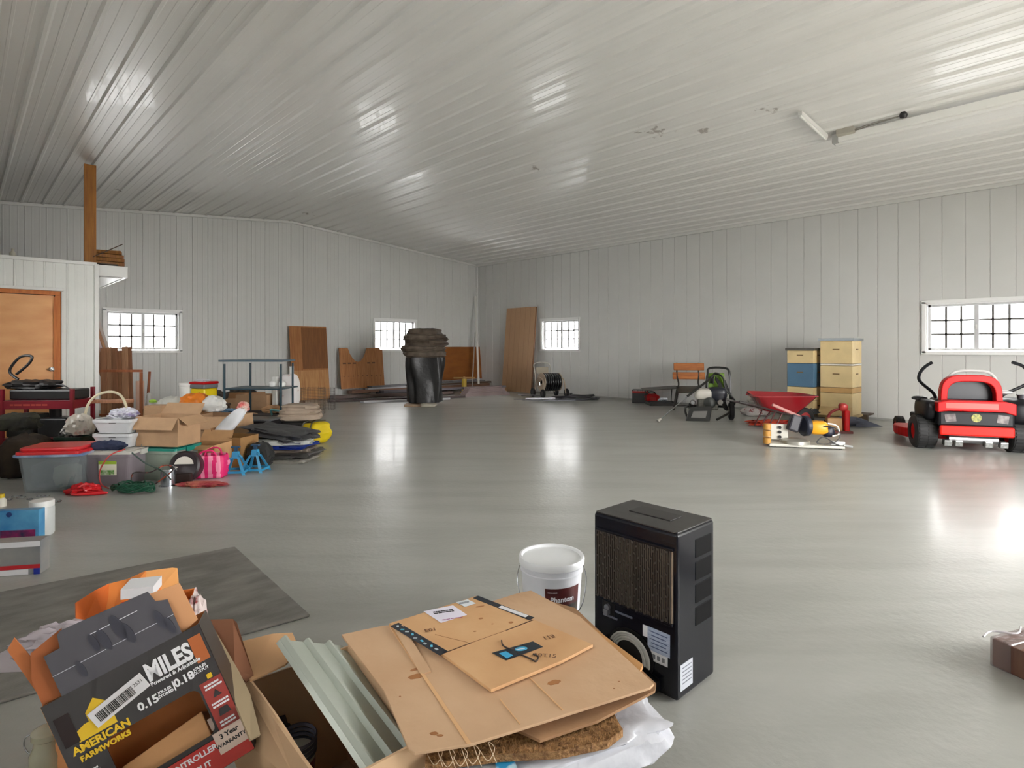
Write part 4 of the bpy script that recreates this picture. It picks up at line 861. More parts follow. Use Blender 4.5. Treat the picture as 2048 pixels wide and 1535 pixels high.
# ---------------- teal metal shelf in the middle ----------------
sh=spot(445,566,718,882,d=.6,dr=-3); m_=sh.D/F; TEAL=mat((34,62,74),.4); t=thing('utility_shelf','dark teal metal utility shelf with thin legs and drooping top','shelf',sh.loc,CR-R(3))
W=sh.w*.96; DPT=.55
zt=[H-(722-HOR)*(sh.D+.3)/F, H-(775-HOR)*(sh.D+.3)/F, .34]
for sx in (-1,1):
    for sy in (-1,1): MB().box((sx*W/2*.8 if sy>0 else sx*W/2,sy*DPT/2,zt[0]/2-.02),(.022,.022,zt[0]-.02)).build('leg',TEAL,t)
mb=MB(); mb.prism([(-W/2-.07,-DPT/2-.03),(W/2+.02,-DPT/2-.03),(W/2*.9,DPT/2),(-W/2*.85,DPT/2)],.025,z0=zt[0]); mb.build('shelf_board',mat((70,92,104),.35),t,bev=.004)
mb=MB(); mb.box((0,0,zt[1]),(W,DPT,.02)); mb.build('shelf_board',TEAL,t,bev=.004)
mb=MB(); 
for k in range(6): mb.box((0,-DPT/2+.04+k*(DPT-.08)/5,zt[2]),(W,.02,.015))
mb.box((0,-DPT/2,zt[2]),(W,.02,.03)).box((0,DPT/2,zt[2]),(W,.02,.03)); mb.build('wire_shelf',mat((70,64,62),.5),t)
for i,x_ in enumerate((.12,.26)): rag('white_pot','small white upturned pot on middle teal shelf, '+('left one','right one')[i],sh.loc+c2w(x_-.02,.1,zt[1]+.012),.05,.05,.045,WHITE,2,'pot',.05,grp='white pots on the teal shelf')
# chair-like pale teal tube
p=c2w((548-1024)/F*7.6,7.75,0); mb=MB(); mb.tube([(.14,0,.012),(.14,0,.33),(.1,.01,.40),(-.12,.03,.43)],.014,8,sp=5); mb.tube([(-.10,.22,.012),(-.12,.03,.43)],.014,8); mb.tube([(.14,.3,.012),(.14,.28,.4),(.1,.02,.40)],.014,8,sp=3)
one('tube_frame','pale teal bent tube frame standing before the utility shelf','frame',mb,mat((96,150,152),.4),p,CR)
# items around the shelf
carton('brown_carton','tan open carton on floor inside the utility shelf legs',c2w((505-1024)/F*8.6,8.75,0),CR-R(8),.5,.3,.56,(None,None,None,None))
carton('brown_carton','brown open carton left inside the utility shelf frame',c2w((478-1024)/F*9.3,9.5,0),CR+R(12),.6,.3,.42,(None,20,None,None),fl=.1)
rag('tan_bag','crumpled tan paper bag on the lower wire shelf',sh.loc+c2w(.16,-.02,zt[2]+.02),.14,.1,.06,mat((196,152,110),.8,var=.2),5,'bag',.2)
for i,(u,v,L,a,c) in enumerate(((452,812,1.4,4,(150,110,86)),(470,818,1.5,-6,(96,74,58)),(440,805,1.6,2,(186,146,112)),(430,798,1.8,0,(160,120,92)),(520,800,1.2,10,(140,104,76)),(330,800,1.9,1,(186,146,112)))):
    pp=at(u,v+3,0); pp.y=min(pp.y,YA-.5-.12*i); mb=MB(); mb.box((0,0,.02),(L,.09,.04)); one('lumber_board',['brown plank on the floor behind the utility shelf','dark plank lying beneath the utility shelf','pale plank on floor toward the far wall behind shelf','light brown board lying far behind the buckets','short plank on floor right behind the utility shelf','long pale board on floor along the wall behind white bucket'][i],'board',mb,wood(c,tuple(int(x*.8) for x in c),2,(1,10,10)),pp+Vector((0,0,.01+.0*i)),CR+R(a+38),'planks on the floor behind the utility shelf')
rag('dark_bundle','dark bundle of tubing and cloth behind the utility shelf',at(470,806)+Vector((0,0,.05)),.5,.3,.17,mat((74,64,56),.8,c2=(36,34,34),scale=8,bump=.6,bscale=9),11,'bundle',.25)
rag('dark_bundle','dark bundle of odds and ends between buckets and shelf',at(425,812)+Vector((0,0,.05)),.35,.25,.16,mat((84,72,62),.8,c2=(40,40,44),scale=8,bump=.6,bscale=9),14,'bundle',.25)
for k,(u,v) in enumerate(((322,828),(352,830))):
    pass
bb=c2w((510-1024)/F*7.3,7.5,0); mb=MB(); mb.box((0,0,.17),(.42,.36,.34)); mb.box((0,0,.345),(.44,.38,.02),mi=1); one('black_box','black box with grey top behind the tarp pile','box',mb,[mat((24,24,28),.35),mat((88,92,96),.3)],bb,CR-R(4),bev=.008)
carton('brown_carton','narrow brown carton right of the black grey-topped box',c2w((532-1024)/F*7.5,7.6,0),CR,.26,.24,.32,(None,None,None,None),m=mat((112,66,48),.8,var=.2))
mb=MB(); mb.lathe([(0,0),(.035,0),(.035,.16),(.014,.19),(.014,.22),(0,.22)],16); one('spray_bottle','small cream bottle standing left of the pale teal tube frame','bottle',mb,mat((226,214,190)),at(541,852),CR)
rag('blue_cloth','light blue crumpled cloth left of the black box',c2w((455-1024)/F*7.3,7.4,.40),.12,.1,.05,mat((110,150,184),.7,var=.2,bump=.5),4)
carton('brown_carton','brown carton under the light blue cloth',c2w((452-1024)/F*7.3,7.5,0),CR,.3,.26,.40,(None,None,None,None))
# white paper roll
pw_=c2w((568-1024)/F*8.6,8.7,0); carton('brown_carton','low brown carton carrying the white paper sack',pw_,CR,.42,.34,.36,(None,None,None,None),m=KRAFT2)
mb=MB(); mb.blob((0,0,.25),(.13,.1,.26),.5,.05,3,2,24); one('paper_sack','tall white paper sack with faint red print on a carton','sack',mb,mat((224,220,218),.6,c2=(206,180,176),scale=10,lo=.6,hi=.7),pw_+c2w(.05,0,.36),CR-R(8))
mb=MB(); mb.cyl((0,0,0),(0,0,.62),.035,n=16); one('paper_roll','slim white paper roll standing behind the white sack','roll',mb,WHITE,pw_+c2w(.02,.14,.36),CR)
mb=MB(); mb.box((0,0,.22),(.06,.14,.5)); one('foam_strip','white foam strip standing left of the paper sack','foam',mb,WHITE,pw_+c2w(-.15,0,.36),CR-R(10))
# suitcase, tarp, yellow bag
ps=c2w((593-1024)/F*7.6,7.75,0); t=thing('suitcase','black fabric suitcase lying under the folded beige blanket','suitcase',ps,CR-R(4))
MB().box((0,0,.15),(.46,.36,.28)).build('shell',mat((26,24,24),.6,bump=.3,bscale=60),t,bev=.03,seg=3); MB().tube([(-.1,-.19,.16),(-.08,-.22,.18),(.08,-.22,.18),(.1,-.19,.16)],.01).build('handle',BLACK,t)
for k in range(3):
    mb=MB(); mb.blob((0,0,.045),(.27-.02*k,.2-.01*k,.05),.55,.1,2.5,k+3,28)
    if k==0: bl=thing('blanket','folded beige blanket in three layers on the black suitcase','blanket',ps+Vector((0,0,.298)),CR+R(6))
    mb.build('layer',mat((178,160,142),.9,var=.14,bump=.5,bscale=12),bl,loc=(0,0,.062*k))
carton('brown_carton','dark brown carton between teal tube frame and suitcase',c2w((560-1024)/F*8.0,8.15,0),CR,.3,.3,.28,(None,None,None,None),m=mat((92,70,50),.8))
t=thing('tool_bag','bright yellow tool bag with dark straps at right end of clutter','bag',c2w((627-1024)/F*7.55,7.65,0),CR-R(30)); t.scale=(1.1,1.1,1.1)
MB().blob((0,0,.13),(.13,.16,.13),.6,.1,2.5,5,28,flat=.98).build('bag_body',mat((216,190,18),.5,var=.15,bump=.5,bscale=9),t)
MB().tube([(-.07,-.155,.02),(-.07,-.15,.22),(-.05,-.08,.27),(-.05,.1,.27)],.01,sp=4).build('strap',mat((60,58,40)),t); MB().tube([(.07,-.155,.02),(.07,-.15,.2),(.05,-.08,.27),(.05,.1,.27)],.008,sp=4).build('strap',mat((60,58,40)),t)
# wire cages
def cage(label,u,v,r,h_,n,m):
    t=at(u,v); mb=MB(); 
    for k in range(n): 
        a=2*math.pi*k/n; mb.cyl((r*math.cos(a),r*math.sin(a),0),(r*math.cos(a),r*math.sin(a),h_),.0022,n=4,cap=False)
    for k in range(int(h_/.06)+1): mb.tube([(r*math.cos(2*math.pi*i/24),r*math.sin(2*math.pi*i/24),.004+k*.06) for i in range(24)],.0022,4,closed=True)
    one('wire_cage',label,'wire cage',mb,m,t,CR)
cage('taller roll of rusty wire mesh standing beside the beige blanket',626,826,.22,.50,22,mat((92,80,68),.5,.5))
cage('shorter roll of grey wire mesh standing right of the taller one',654,818,.16,.44,18,mat((110,108,104),.5,.5))
for i,(u,v,a) in enumerate(((600,812,20),(597,811,-30),(602,811,60))):
    pp=at(u,v+6); mb=MB(); mb.box((0,0,.5-.0),(.45,.06,.03)); 
    z_={0:.002,1:.033,2:.064}[i]
    mb=MB(); mb.box((0,0,.015),(.5,.06,.03)); one('wood_scrap','short pale wood scrap on floor behind beige blanket, '+['lowest','middle','topmost'][i],'board',mb,wood((206,164,122),(176,132,92)),pp+Vector((0,0,z_)),CR+R(a),'pale wood scraps behind the blanket')
# tarp pile
pt=c2w((548-1024)/F*6.35,6.6,0)
def slab(name,label,loc,ang,rx,ry,hh,m,seed,cat='tarp',tilt=(0,0)):
    mb=MB(); mb.blob((0,0,hh/2),(rx,ry,hh/2),.3,.16,3.4,seed,44); one(name,label,cat,mb,m,loc,rot=(R(tilt[0]),R(tilt[1]),CR+R(ang)),group='folded tarps in the pile')
TG=lambda c,b=.5: mat(c,.5,var=.22,scale=6,bump=b,bscale=9)
slab('folded_tarp','pale folded tarp edge, bottom of the tarp pile',pt+c2w(0,-.08,.0),4,.36,.26,.046,TG((170,166,156)),1)
slab('folded_tarp','dark grey folded tarp second from pile bottom',pt+c2w(.02,-.02,.047),-3,.36,.27,.053,TG((90,88,86)),2)
slab('folded_tarp','taupe folded tarp in the lower middle of the pile',pt+c2w(.0,.0,.100),6,.33,.25,.046,TG((130,118,108)),3)
slab('folded_tarp','royal blue folded tarp sticking out of the pile',pt+c2w(.08,-.02,.148),-8,.25,.25,.034,TG((34,62,158)),4)
slab('folded_tarp','silver white folded tarp in the upper part of the pile',pt+c2w(.02,.02,.182),10,.30,.24,.06,TG((196,198,194),.7),5)
slab('folded_tarp','charcoal rumpled tarp on top of the pile',pt+c2w(-.06,.08,.242),-12,.36,.26,.10,TG((70,70,72),.8),6,tilt=(0,6))
rag('dark_bundle','small black bundle between the jack stands and tarps',c2w((503-1024)/F*6.0,6.2,0),.13,.12,.15,mat((36,36,36),.7,bump=.5),3,'bundle',.2)
# jack stands
def jack(label,u,v,a):
    t=thing('jack_stand',label,'jack stand',at(u,v)+c2w(0,.1,0),CR+R(a),'blue jack stands'); J=mat((56,150,196),.4); h_=.17
    for sx in (-1,1):
        for sy in (-1,1): MB().prism([(-.016,0),(.016,0),(.012,h_),(-.012,h_)],.006,Matrix.Translation((sx*.11,sy*.09,.0))@Matrix(((1,0,-sx*.075/h_,0),(0,1,-sy*.06/h_,0),(0,0,1,0),(0,0,0,1)))@XZ).build('leg',J,t)
        MB().box((0,sx*.09,.03),(.22,.006,.022)).build('brace',J,t)
    for sy in (-1,1): MB().box((sy*.108,0,.03),(.006,.18,.022)).build('brace',J,t)
    MB().box((0,0,h_+.02),(.07,.07,.07),tx=.8,ty=.8).build('collar',J,t,bev=.006); MB().box((0,0,h_+.07),(.03,.02,.06)).build('ratchet_post',mat((40,80,110),.4),t); MB().box((0,0,h_+.10),(.08,.04,.015)).build('saddle',mat((40,80,110),.4),t); MB().tube([(.04,-.03,h_+.03),(.08,-.05,h_+.0)],.008).build('lever',J,t)
jack('blue steel jack stand next to the pink striped bag',462,951,6); jack('blue steel jack stand in front of the tarp pile',502,946,-5)
# pink bag
sp_=spot(376,443,906,958,d=.2); t=thing('tote_bag','hot pink and pale pink striped tote bag on the floor','bag',sp_.loc,CR+R(8))
PK=mat((228,36,110),.5,bump=.5,bscale=10); PK2=mat((246,150,178),.5,bump=.5,bscale=10)
mb=MB()
PR=[Vector((x,y,0)) for x,y in rrect(.29,.17,.04)]
def peri(a):
    L=[(PR[(i+1)%len(PR)]-PR[i]).length for i in range(len(PR))]; d=(a%1)*sum(L)
    for i,l_ in enumerate(L):
        if d<=l_: return PR[i].lerp(PR[(i+1)%len(PR)],d/max(l_,1e-6))
        d-=l_
    return PR[0]
def fn(a,b_):
    q_=peri(a); x,y=q_.x,q_.y
    k=1+.1*noise.noise(Vector((x*12,y*12,b_*4)))+.08*math.sin(b_*3.1); return Vector((x*k,y*k,b_*.22+.004))
mb.grid(fn,80,10); 
for i in range(len(mb.m)):
    xx=sum(mb.v[j].x for j in mb.f[i])/4; mb.m[i]=1 if int((xx+.2)/.036)%2==0 else 0
mb.build('bag_body',[PK,PK2],t,solid=.004)
for sy in (-.07,.07): MB().tube([(-.08,sy,.2),(-.05,sy*1.2,.26),(.05,sy*1.2,.27),(.09,sy,.2)],.008,sp=5).build('handle',PK,t)
rag('orange_cloth','orange and pink patterned cloth flat on floor before the pink bag',at(405,972)+c2w(-.02,.02,0),.2,.08,.022,mat((196,120,96),.7,c2=(170,50,66),scale=14),5,'cloth',.3)
# grinder / helmet thing
t=thing('round_drum','dark round drum with a pale dish, between teal bin and pink bag','drum',c2w((354-1024)/F*5.35,5.5,0),CR+R(6)); t.scale=(.88,.88,.88)
M=Matrix.Translation((0,0,.165))@Matrix.Rotation(R(78),4,'X')
MB().lathe([(0,-.1),(.14,-.1),(.16,-.07),(.16,.04),(.14,.06),(.12,.05),(0,.03)],36,M=M).build('drum_body',mat((50,40,44),.45,var=.3),t)
MB().prism([(.10*math.cos(a),.10*math.sin(a)) for a in [R(10+160*i/12) for i in range(13)]],.01,M@Matrix.Translation((0,0,.052))).build('pale_dish',mat((212,206,196),.5),t)
MB().box((.03,-.12,.06),(.16,.06,.10)).build('base',mat((46,30,26),.5),t,bev=.01)
# wire spool
t=thing('wire_spool','silver spool of wire standing on the floor by green cord','spool',at(327,975)+c2w(0,.07,0),CR)
r_=.062; MB().lathe([(0,0),(r_*1.25,0),(r_*1.25,.008),(r_*.8,.012),(0,.012)],28).build('flange',CHROME,t); MB().lathe([(0,.155),(r_*1.25,.155),(r_*1.25,.163),(0,.163)],28).build('flange',CHROME,t)
mb=MB(); mb.lathe([(r_*(.95+.03*(k%2)),.012+k*.0065) for k in range(23)],28); mb.build('wire',mat((176,182,190),.25,.9),t)
MB().tube([(-.05,0,.17),(-.02,-.03,.2),(.05,-.01,.19),(.1,-.03,.15)],.003,sp=4).build('wire_end',STEEL,t)
def pile(name,label,u,v,Rx,Ry,hh,r,n,m,seed,cat='cord'):
    random.seed(seed); mb=MB(); pts=[]
    for i in range(n):
        a=random.random()*6.28; k=random.random()**.5; pts.append(Vector((Rx*k*math.cos(a),Ry*k*math.sin(a),r+hh*(1-k*.7)*random.random())))
    mb.tube(pts,r,6,sp=6)
    for p_ in mb.v: p_.z=max(p_.z,.001)
    return one(name,label,cat,mb,m,at(u,v),CR)
random.seed(8); mb=MB()
for k in range(16):
    a0=random.random()*6.28; rx=.17*(.6+.4*random.random()); ry=.085*(.6+.4*random.random()); ox=random.uniform(-.03,.03)
    mb.tube([(ox+rx*math.cos(a0+2*math.pi*i/12)*(1+.15*random.random()),ry*math.sin(a0+2*math.pi*i/12),.01+.06*abs(math.sin(a0+i*.9+k))*random.random()+.002*k) for i in range(12)],.0065,6,closed=True,sp=3)
one('extension_cord','tangled green extension cord heaped on the floor','cord',mb,mat((20,74,52),.45),at(258,988)+c2w(.01,.05,.006),CR)
pile('rope','bright red rope and webbing heaped on the floor left of green cord',170,988,.19,.08,.09,.011,46,mat((204,22,32),.4),9)
rag('red_strap','shiny red bunched webbing inside the red heap',at(160,990)+c2w(0,.06,.004),.12,.06,.05,mat((214,24,34),.3,bump=.6),4,'strap',.3)
mb=MB(); mb.tube([at(300,975,.03),atD(345,940,5.0),atD(330,930,5.05),atD(300,944,4.85),atD(268,945,4.78),at(262,962,.05)],.006,6,sp=8); one('extension_cord','thin orange and black cord draped between bins and spool','cord',mb,mat((180,74,44),.4,c2=(50,40,40),scale=6,lo=.48,hi=.52))
mb=MB(); mb.tube([atD(264,905,4.75)+Vector((0,0,.0)),atD(290,925,4.72),atD(325,942,4.7),at(345,962,.01)],.006,6,sp=8); one('extension_cord','dark green cord hanging down the front of the teal bin','cord',mb,mat((20,54,44),.4))
mb=MB(); mb.tube([s2.loc+c2w(.16,-.14,.34),s2.loc+c2w(.08,-.22,.30),s2.loc+c2w(.0,-.235,.17),s2.loc+c2w(.01,-.24,.05),s2.loc+c2w(.1,-.27,.012)],.006,6,sp=8); one('extension_cord','thin red cord hanging over the labelled bin front','cord',mb,mat((190,60,54),.4))
mb=MB(); mb.tube([(-.05,0,0),(-.03,.02,.1),(.04,0,.02)],.007,sp=4); mb.box((0,0,.01),(.05,.16,.012),(0,20,30)); one('silver_bracket','silver metal bracket on the corner of the teal lid','bracket',mb,STEEL,s3.loc+c2w(-.15,-.12,.33),CR)
# small metal bits on floor left
random.seed(3); mb=None
for k in range(9):
    p=at(20+k*12+random.uniform(-5,5),1000+random.uniform(-8,6)); mb=MB(); a=random.uniform(0,180); r_=random.uniform(.016,.026)
    mb.tube([(r_*1.5*math.cos(2*math.pi*i/10),r_*math.sin(2*math.pi*i/10),.005) for i in range(10)],.004,6,closed=True,sp=2)
    one('metal_ring','bright metal ring in the row on the floor before the red-lidded bin','ring',mb,STEEL,p,R(a),'metal rings scattered on the floor')
# ---------------- left edge foreground ----------------
sj=spot(42,92,1000,1075,d=.14); t=thing('plastic_jar','white translucent plastic jar with wide lid on the floor','jar',sj.loc,CR)
rj=sj.w/2*.84; hj=.235
MB().lathe([(0,0),(rj*.9,0),(rj,.012),(rj,hj*.78),(rj*.86,hj*.86),(0,hj*.86)],32).build('jar_body',mat((205,208,206),.3,var=.04),t); MB().lathe([(0,hj*.83),(rj*.98,hj*.83),(rj*1.0,hj*.96),(rj*.95,hj),(0,hj)],32).build('lid',WHITE,t)
t=thing('bottle','small bottle with yellow cap at the far left edge','bottle',at(2,1012),CR); MB().lathe([(0,0),(.035,0),(.035,.05),(.02,.07),(0,.07)],16).build('bottle_body',mat((215,212,200),.35),t); MB().lathe([(0,.07),(.024,.07),(.024,.10),(0,.10)],16).build('cap',mat((206,176,30),.4),t)
s=spot(-50,70,1022,1100,d=.06,dr=6); t=thing('printed_box','bright blue printed carton with magenta picture, standing at left edge','box',s.loc,CR+R(8))
hb_=.25; MB().box((0,0,hb_/2),(s.w,.06,hb_)).build('carton_body',mat((34,112,172),.3,c2=(96,168,206),scale=5),t,bev=.003)
MB().box((.07,-.0315,.09),(.2,.002,.07)).build('picture',mat((140,30,90),.3,c2=(30,30,70),scale=18),t); MB().prism([(-.2,0),(-.02,0),(-.06,.1),(-.2,.12)],.002,Matrix.Translation((0,-.0315,.01))@XZ).build('blue_panel',mat((24,50,140),.3),t)
for x_ in (.02,-.09): MB().lathe([(0,0),(.016,0),(.016,.002),(0,.002)],14,M=Matrix.Translation((x_,-.031,.225))@Matrix.Rotation(R(90),4,'X')).build('hang_hole',mat((20,50,110)),t)
s=spot(-40,68,1088,1152,d=.1,dr=10); t=thing('printed_box','low white, grey and red printed carton nearest the left edge','box',s.loc,CR+R(12))
MB().box((0,0,.095),(s.w,.09,.19)).build('carton_body',mat((158,154,148),.3,c2=(110,116,124),scale=3),t,bev=.003); MB().box((.0,-.046,.172),(s.w*.99,.002,.03)).build('white_band',PAPER,t)
MB().box((0,-.046,.045),(s.w*.99,.002,.022)).build('red_band',mat((190,36,44)),t); MB().box((s.w*.44,-.0465,.017),(s.w*.1,.002,.034)).build('blue_corner',mat((30,50,150)),t); MB().box((-.03,-.0465,.017),(s.w*.8,.002,.03)).build('white_band',PAPER,t)
mb=MB(); mb.lathe([(0,0),(.008,0),(.008,.03),(.005,.04),(.004,.06),(0,.06)],12,M=Matrix.Rotation(R(80),4,'Y')); one('air_fitting','small chrome air fitting lying beside the printed carton','fitting',mb,CHROME,at(68,1118)+Vector((0,0,.009)),CR)
# mat
def flat(name,label,cat,pts,th,z,m,bev=0,parent=None,grp=None,**k):
    P=[at(u,v,z+th) if z or True else 0 for u,v in pts]; c=sum(P,Vector())/len(P); mb=MB()
    poly=[(p.x-c.x,p.y-c.y) for p in P]
    a=sum(poly[i][0]*poly[(i+1)%len(poly)][1]-poly[(i+1)%len(poly)][0]*poly[i][1] for i in range(len(poly)))
    if a<0: poly=poly[::-1]
    mb.prism(poly,th)
    o=mb.build(name,m,parent,bev=bev,loc=(c.x,c.y,z))
    if label: tag(o,label,cat,grp)
    return o
P1,P2=at(470,1096),at(620,1233); e1=(at(40,1180)-P1); L1=e1.normalized()*1.9; P3=P2+L1; P4=P1+L1
c=(P1+P2+P3+P4)/4; mb=MB(); poly=[(p.x-c.x,p.y-c.y) for p in (P1,P2,P3,P4)]
a=sum(poly[i][0]*poly[(i+1)%4][1]-poly[(i+1)%4][0]*poly[i][1] for i in range(4)); poly=poly if a>0 else poly[::-1]
mb.prism(poly,.014); one('rubber_mat','large dark grey rubber mat lying flat on the concrete floor','mat',mb,mat((112,110,106),.5,c2=(150,146,140),scale=3.5,st=(1,2.5,1),lo=.4,hi=.75,bump=.15,bscale=60,det=8),(c.x,c.y,0),bev=.006)
# ---------------- foreground ----------------
# dehumidifier
C0=at(1355,1408); CRn=at(1437,1352); CLn=atD(1189,1026,2.35); ang=R(-91)
W,DD,HH=.385,.27,.612
ux=Vector((math.cos(ang),math.sin(ang),0)); uy=Vector((-ux.y,ux.x,0))
ctr=C0-ux*W/2+uy*DD/2; ctr.z=0
t=thing('dehumidifier','glossy black dehumidifier tower with rear grille standing on concrete','dehumidifier',ctr,ang)
NV=mat((11,13,24),.2,coat=.15,spec=.35); NVS=mat((18,18,21),.3,coat=.3)
mb=MB()
for x_ in (-1,1): mb.box((x_*(W/2-.02),0,HH/2+.006),(.04,DD,HH-.012))
mb.box((0,DD/2-.02,HH/2),(W-.08,.04,HH-.012)); mb.box((0,0,HH-.035),(W-.08,DD,.06)); mb.box((0,0,.14),(W-.08,DD,.27)); mb.box((0,.02,HH/2),(W-.08,DD-.05,HH-.05))
mb=MB(); mb.box((0,.0,HH/2+.003),(W,DD,HH-.006)); cas=mb.build('casing',NV,t,bev=.012,seg=3)
mb=MB(); mb.prism(rrect(W-.008,DD-.008,.012),.006,z0=HH-.002); mb.build('top_panel',mat((40,37,37),.25,coat=.3),t,bev=.002)
MB().box((0,.02,HH+.005),(W*.5,DD*.34,.003)).build('top_flap',mat((42,40,40),.25),t,bev=.001)
gz0,gz1=.285,.545
MB().box((0,-DD/2-.001,(gz0+gz1)/2),(W-.035,.006,gz1-gz0+.012)).build('grille_recess',mat((176,156,136),.5,var=.3,scale=20),t,bev=.002)
mb=MB(); n=36
for k in range(n+1):
    x_=-(W-.05)/2+(W-.05)*k/n; pts=[]
    for j in range(7):
        z_=gz0+(gz1-gz0)*j/6; pts.append((x_,-DD/2-.006,z_))
    mb.box((x_,-DD/2-.007,(gz0+gz1)/2),(.0035,.009,gz1-gz0))
mb.build('grille_bars',mat((60,54,50),.4),t)
mb=MB()
for j in range(7):
    for k in range(0,n,2):
        z_=gz0+(gz1-gz0)*(j+.3*((k//2)%2))/6.4; x_=-(W-.05)/2+(W-.05)*(k+.5+((j%2)))/n
        if x_<(W-.05)/2: mb.box((x_,-DD/2-.008,z_),((W-.05)/n*1.1,.009,.007),(0,28 if k%4 else -28,0))
mb.build('grille_links',mat((66,60,56),.4),t)
for z_,h_ in ((gz0-.006,.01),(gz1+.006,.01)): MB().box((0,-DD/2-.005,z_),(W-.03,.012,h_)).build('grille_frame',NV,t,bev=.002)
for z_,x0,x1 in ((.245,-.08,.0),(.215,-.14,-.07)): MB().box(((x0+x1)/2,-DD/2-.003,z_),(x1-x0,.006,.008)).build('slot_trim',mat((96,100,112),.15),t,bev=.002)
MB().box((-.115,-DD/2-.001,.25),(.06,.006,.06)).build('socket_plate',mat((12,12,16),.3),t,bev=.003)
MB().cyl((-.115,-DD/2,.252),(-.115,-DD/2-.016,.252),.012,n=14).box((-.115,-DD/2-.012,.235),(.02,.02,.02)).build('hose_port',mat((130,132,140),.25,.5),t)
# cord recess with white cord
M=Matrix.Translation((-.01,-DD/2-.001,.105))@Matrix.Rotation(R(90),4,'X')
MB().prism([(.105*math.cos(a),.095*math.sin(a)) for a in [2*math.pi*i/28 for i in range(28)]],.003,M).build('cord_recess',mat((8,8,10),.5),t)
mb=MB()
for k in range(4):
    rr_=.062+.0085*k; mb.tube([(-.01+rr_*math.cos(a)*1.05,-DD/2-.011-.002*(k%2),.10+rr_*math.sin(a)*.98) for a in [R(-10+165*i/16) for i in range(17)]],.0042,7)
mb.build('power_cord',mat((206,206,200),.45),t)
MB().prism([(-.14,.02),(.12,.0),(.12,.045),(.09,.052),(-.12,.11),(-.14,.11)],.03,Matrix.Translation((-.0,-DD/2+.0,.015))@XZ).build('cord_holder',mat((12,12,15),.35),t,bev=.004)
LBL=mat((186,196,214),.4,c2=(150,164,190),scale=50,st=(1,1,6)); 
MB().box((.115,-DD/2-.0015,.196),(.095,.002,.085)).build('rating_label',LBL,t); MB().box((.063,-DD/2-.001,.216),(.034,.002,.042)).build('rating_label',PAPER,t); MB().box((.115,-DD/2-.001,.135),(.075,.002,.036)).build('rating_label',PAPER,t)
for j in range(5): MB().box((.115,-DD/2-.003,.225-.014*j),(.075-.012*(j%2),.0008,.003)).build('label_line',mat((70,84,120)),t)
for j in range(3): MB().box((.095+.02*j,-DD/2-.0025,.135),(.012,.0008,.016)).build('label_mark',mat((120,122,126)),t)
MB().lathe([(0,0),(.007,0),(.009,.004),(0,.004)],12,M=Matrix.Translation((.095,-DD/2-.001,.045))@Matrix.Rotation(R(90),4,'X')).build('drain_plug',CHROME,t)
q=MB(); q.box((W/2+.001,-.075,.085),(.002,.085,.095)); q.build('paper_label',mat((186,190,198),.45),t)
for j in range(5): MB().box((W/2+.0026,-.075,.118-.014*j),(.0008,.065,.003)).build('label_line',mat((120,124,134)),t)
for j in range(4): MB().box((W/2+.0,.05,.53-.085*j),(.004,.12,.07)).build('side_vent',mat((5,5,7),.6,spec=.1),t,bev=.003)
MB().box((-.03,-DD/2-.0005,HH-.045),(.2,.001,.001)).build('seam',NV,t)
# bucket
bc=c2w((1103-1024)/F*2.72,2.72,0); t=bucket('white lidded bucket with a dark red label beside the dehumidifier',bc,CR,.147,.305,mat((222,224,230),.35,var=.05,scale=9),mat((232,234,236),.3))
def wrap(r0,r1,z0,z1,a0,a1,h,mi=0,k=12,off=.0015,rr=None):
    mb=MB(); pts=[]
    def fn(a,b_):
        z=z0+(z1-z0)*b_; rad=(r0+(r1-r0)*(z/h))+off; th=R(a0+(a1-a0)*a); return Vector((rad*math.cos(th),rad*math.sin(th),z))
    return mb.grid(fn,k,3)
rb0,rb1,hz_=.147*.865,.147*.97,.305*.78
wrap(rb0,rb1,.12,.20,-106,-33,hz_).build('label',mat((92,34,34),.35,c2=(60,24,26),scale=8),t); wrap(rb0,rb1,.02,.122,-106,-33,hz_).build('label',mat((34,32,32),.3,c2=(80,72,66),scale=14),t)
lab=textmesh('Phantom',.033,Matrix.Identity(4),PAPER,parent=t,bold=.0008)
lab2=scribble(t,Matrix.Identity(4),.045,.008,1,PAPER)
for o_,a0,zc,wd in ((lab,-72,.148,.09),(lab2,-92,.182,.04)):
    for v_ in o_.data.vertices:
        z=zc+v_.co.y; rad=(rb0+(rb1-rb0)*(z/hz_))+.003; th=R(a0)+v_.co.x/rad; v_.co=(rad*math.cos(th),rad*math.sin(th),z)
# ---------------- pile of flattened cardboard ----------------
CB=mat((204,170,136),.75,c2=(190,152,116),scale=3,lo=.35,hi=.75,bump=.25,bscale=26,st=(1,1,1)); CB2=mat((212,170,124),.6,c2=(198,152,106),scale=4,bump=.12,bscale=30); CBD=mat((170,130,94),.8,var=.2,bump=.3,bscale=30)
ZP=.36
def stain(o,u,v,z,a,b_,ang_=0,m=None):
    p=at(u,v,z+.0004)-Vector(o.location); M=Matrix.Translation(p)@Matrix.Rotation(CR+R(ang_),4,'Z')
    MB().prism([(a*math.cos(2*math.pi*i/18)*(1+.1*math.sin(i*2.3)),b_*math.sin(2*math.pi*i/18)*(1+.1*math.cos(i*1.7))) for i in range(18)],.0004,M).build('stain',m or mat((158,106,62),.6),o)
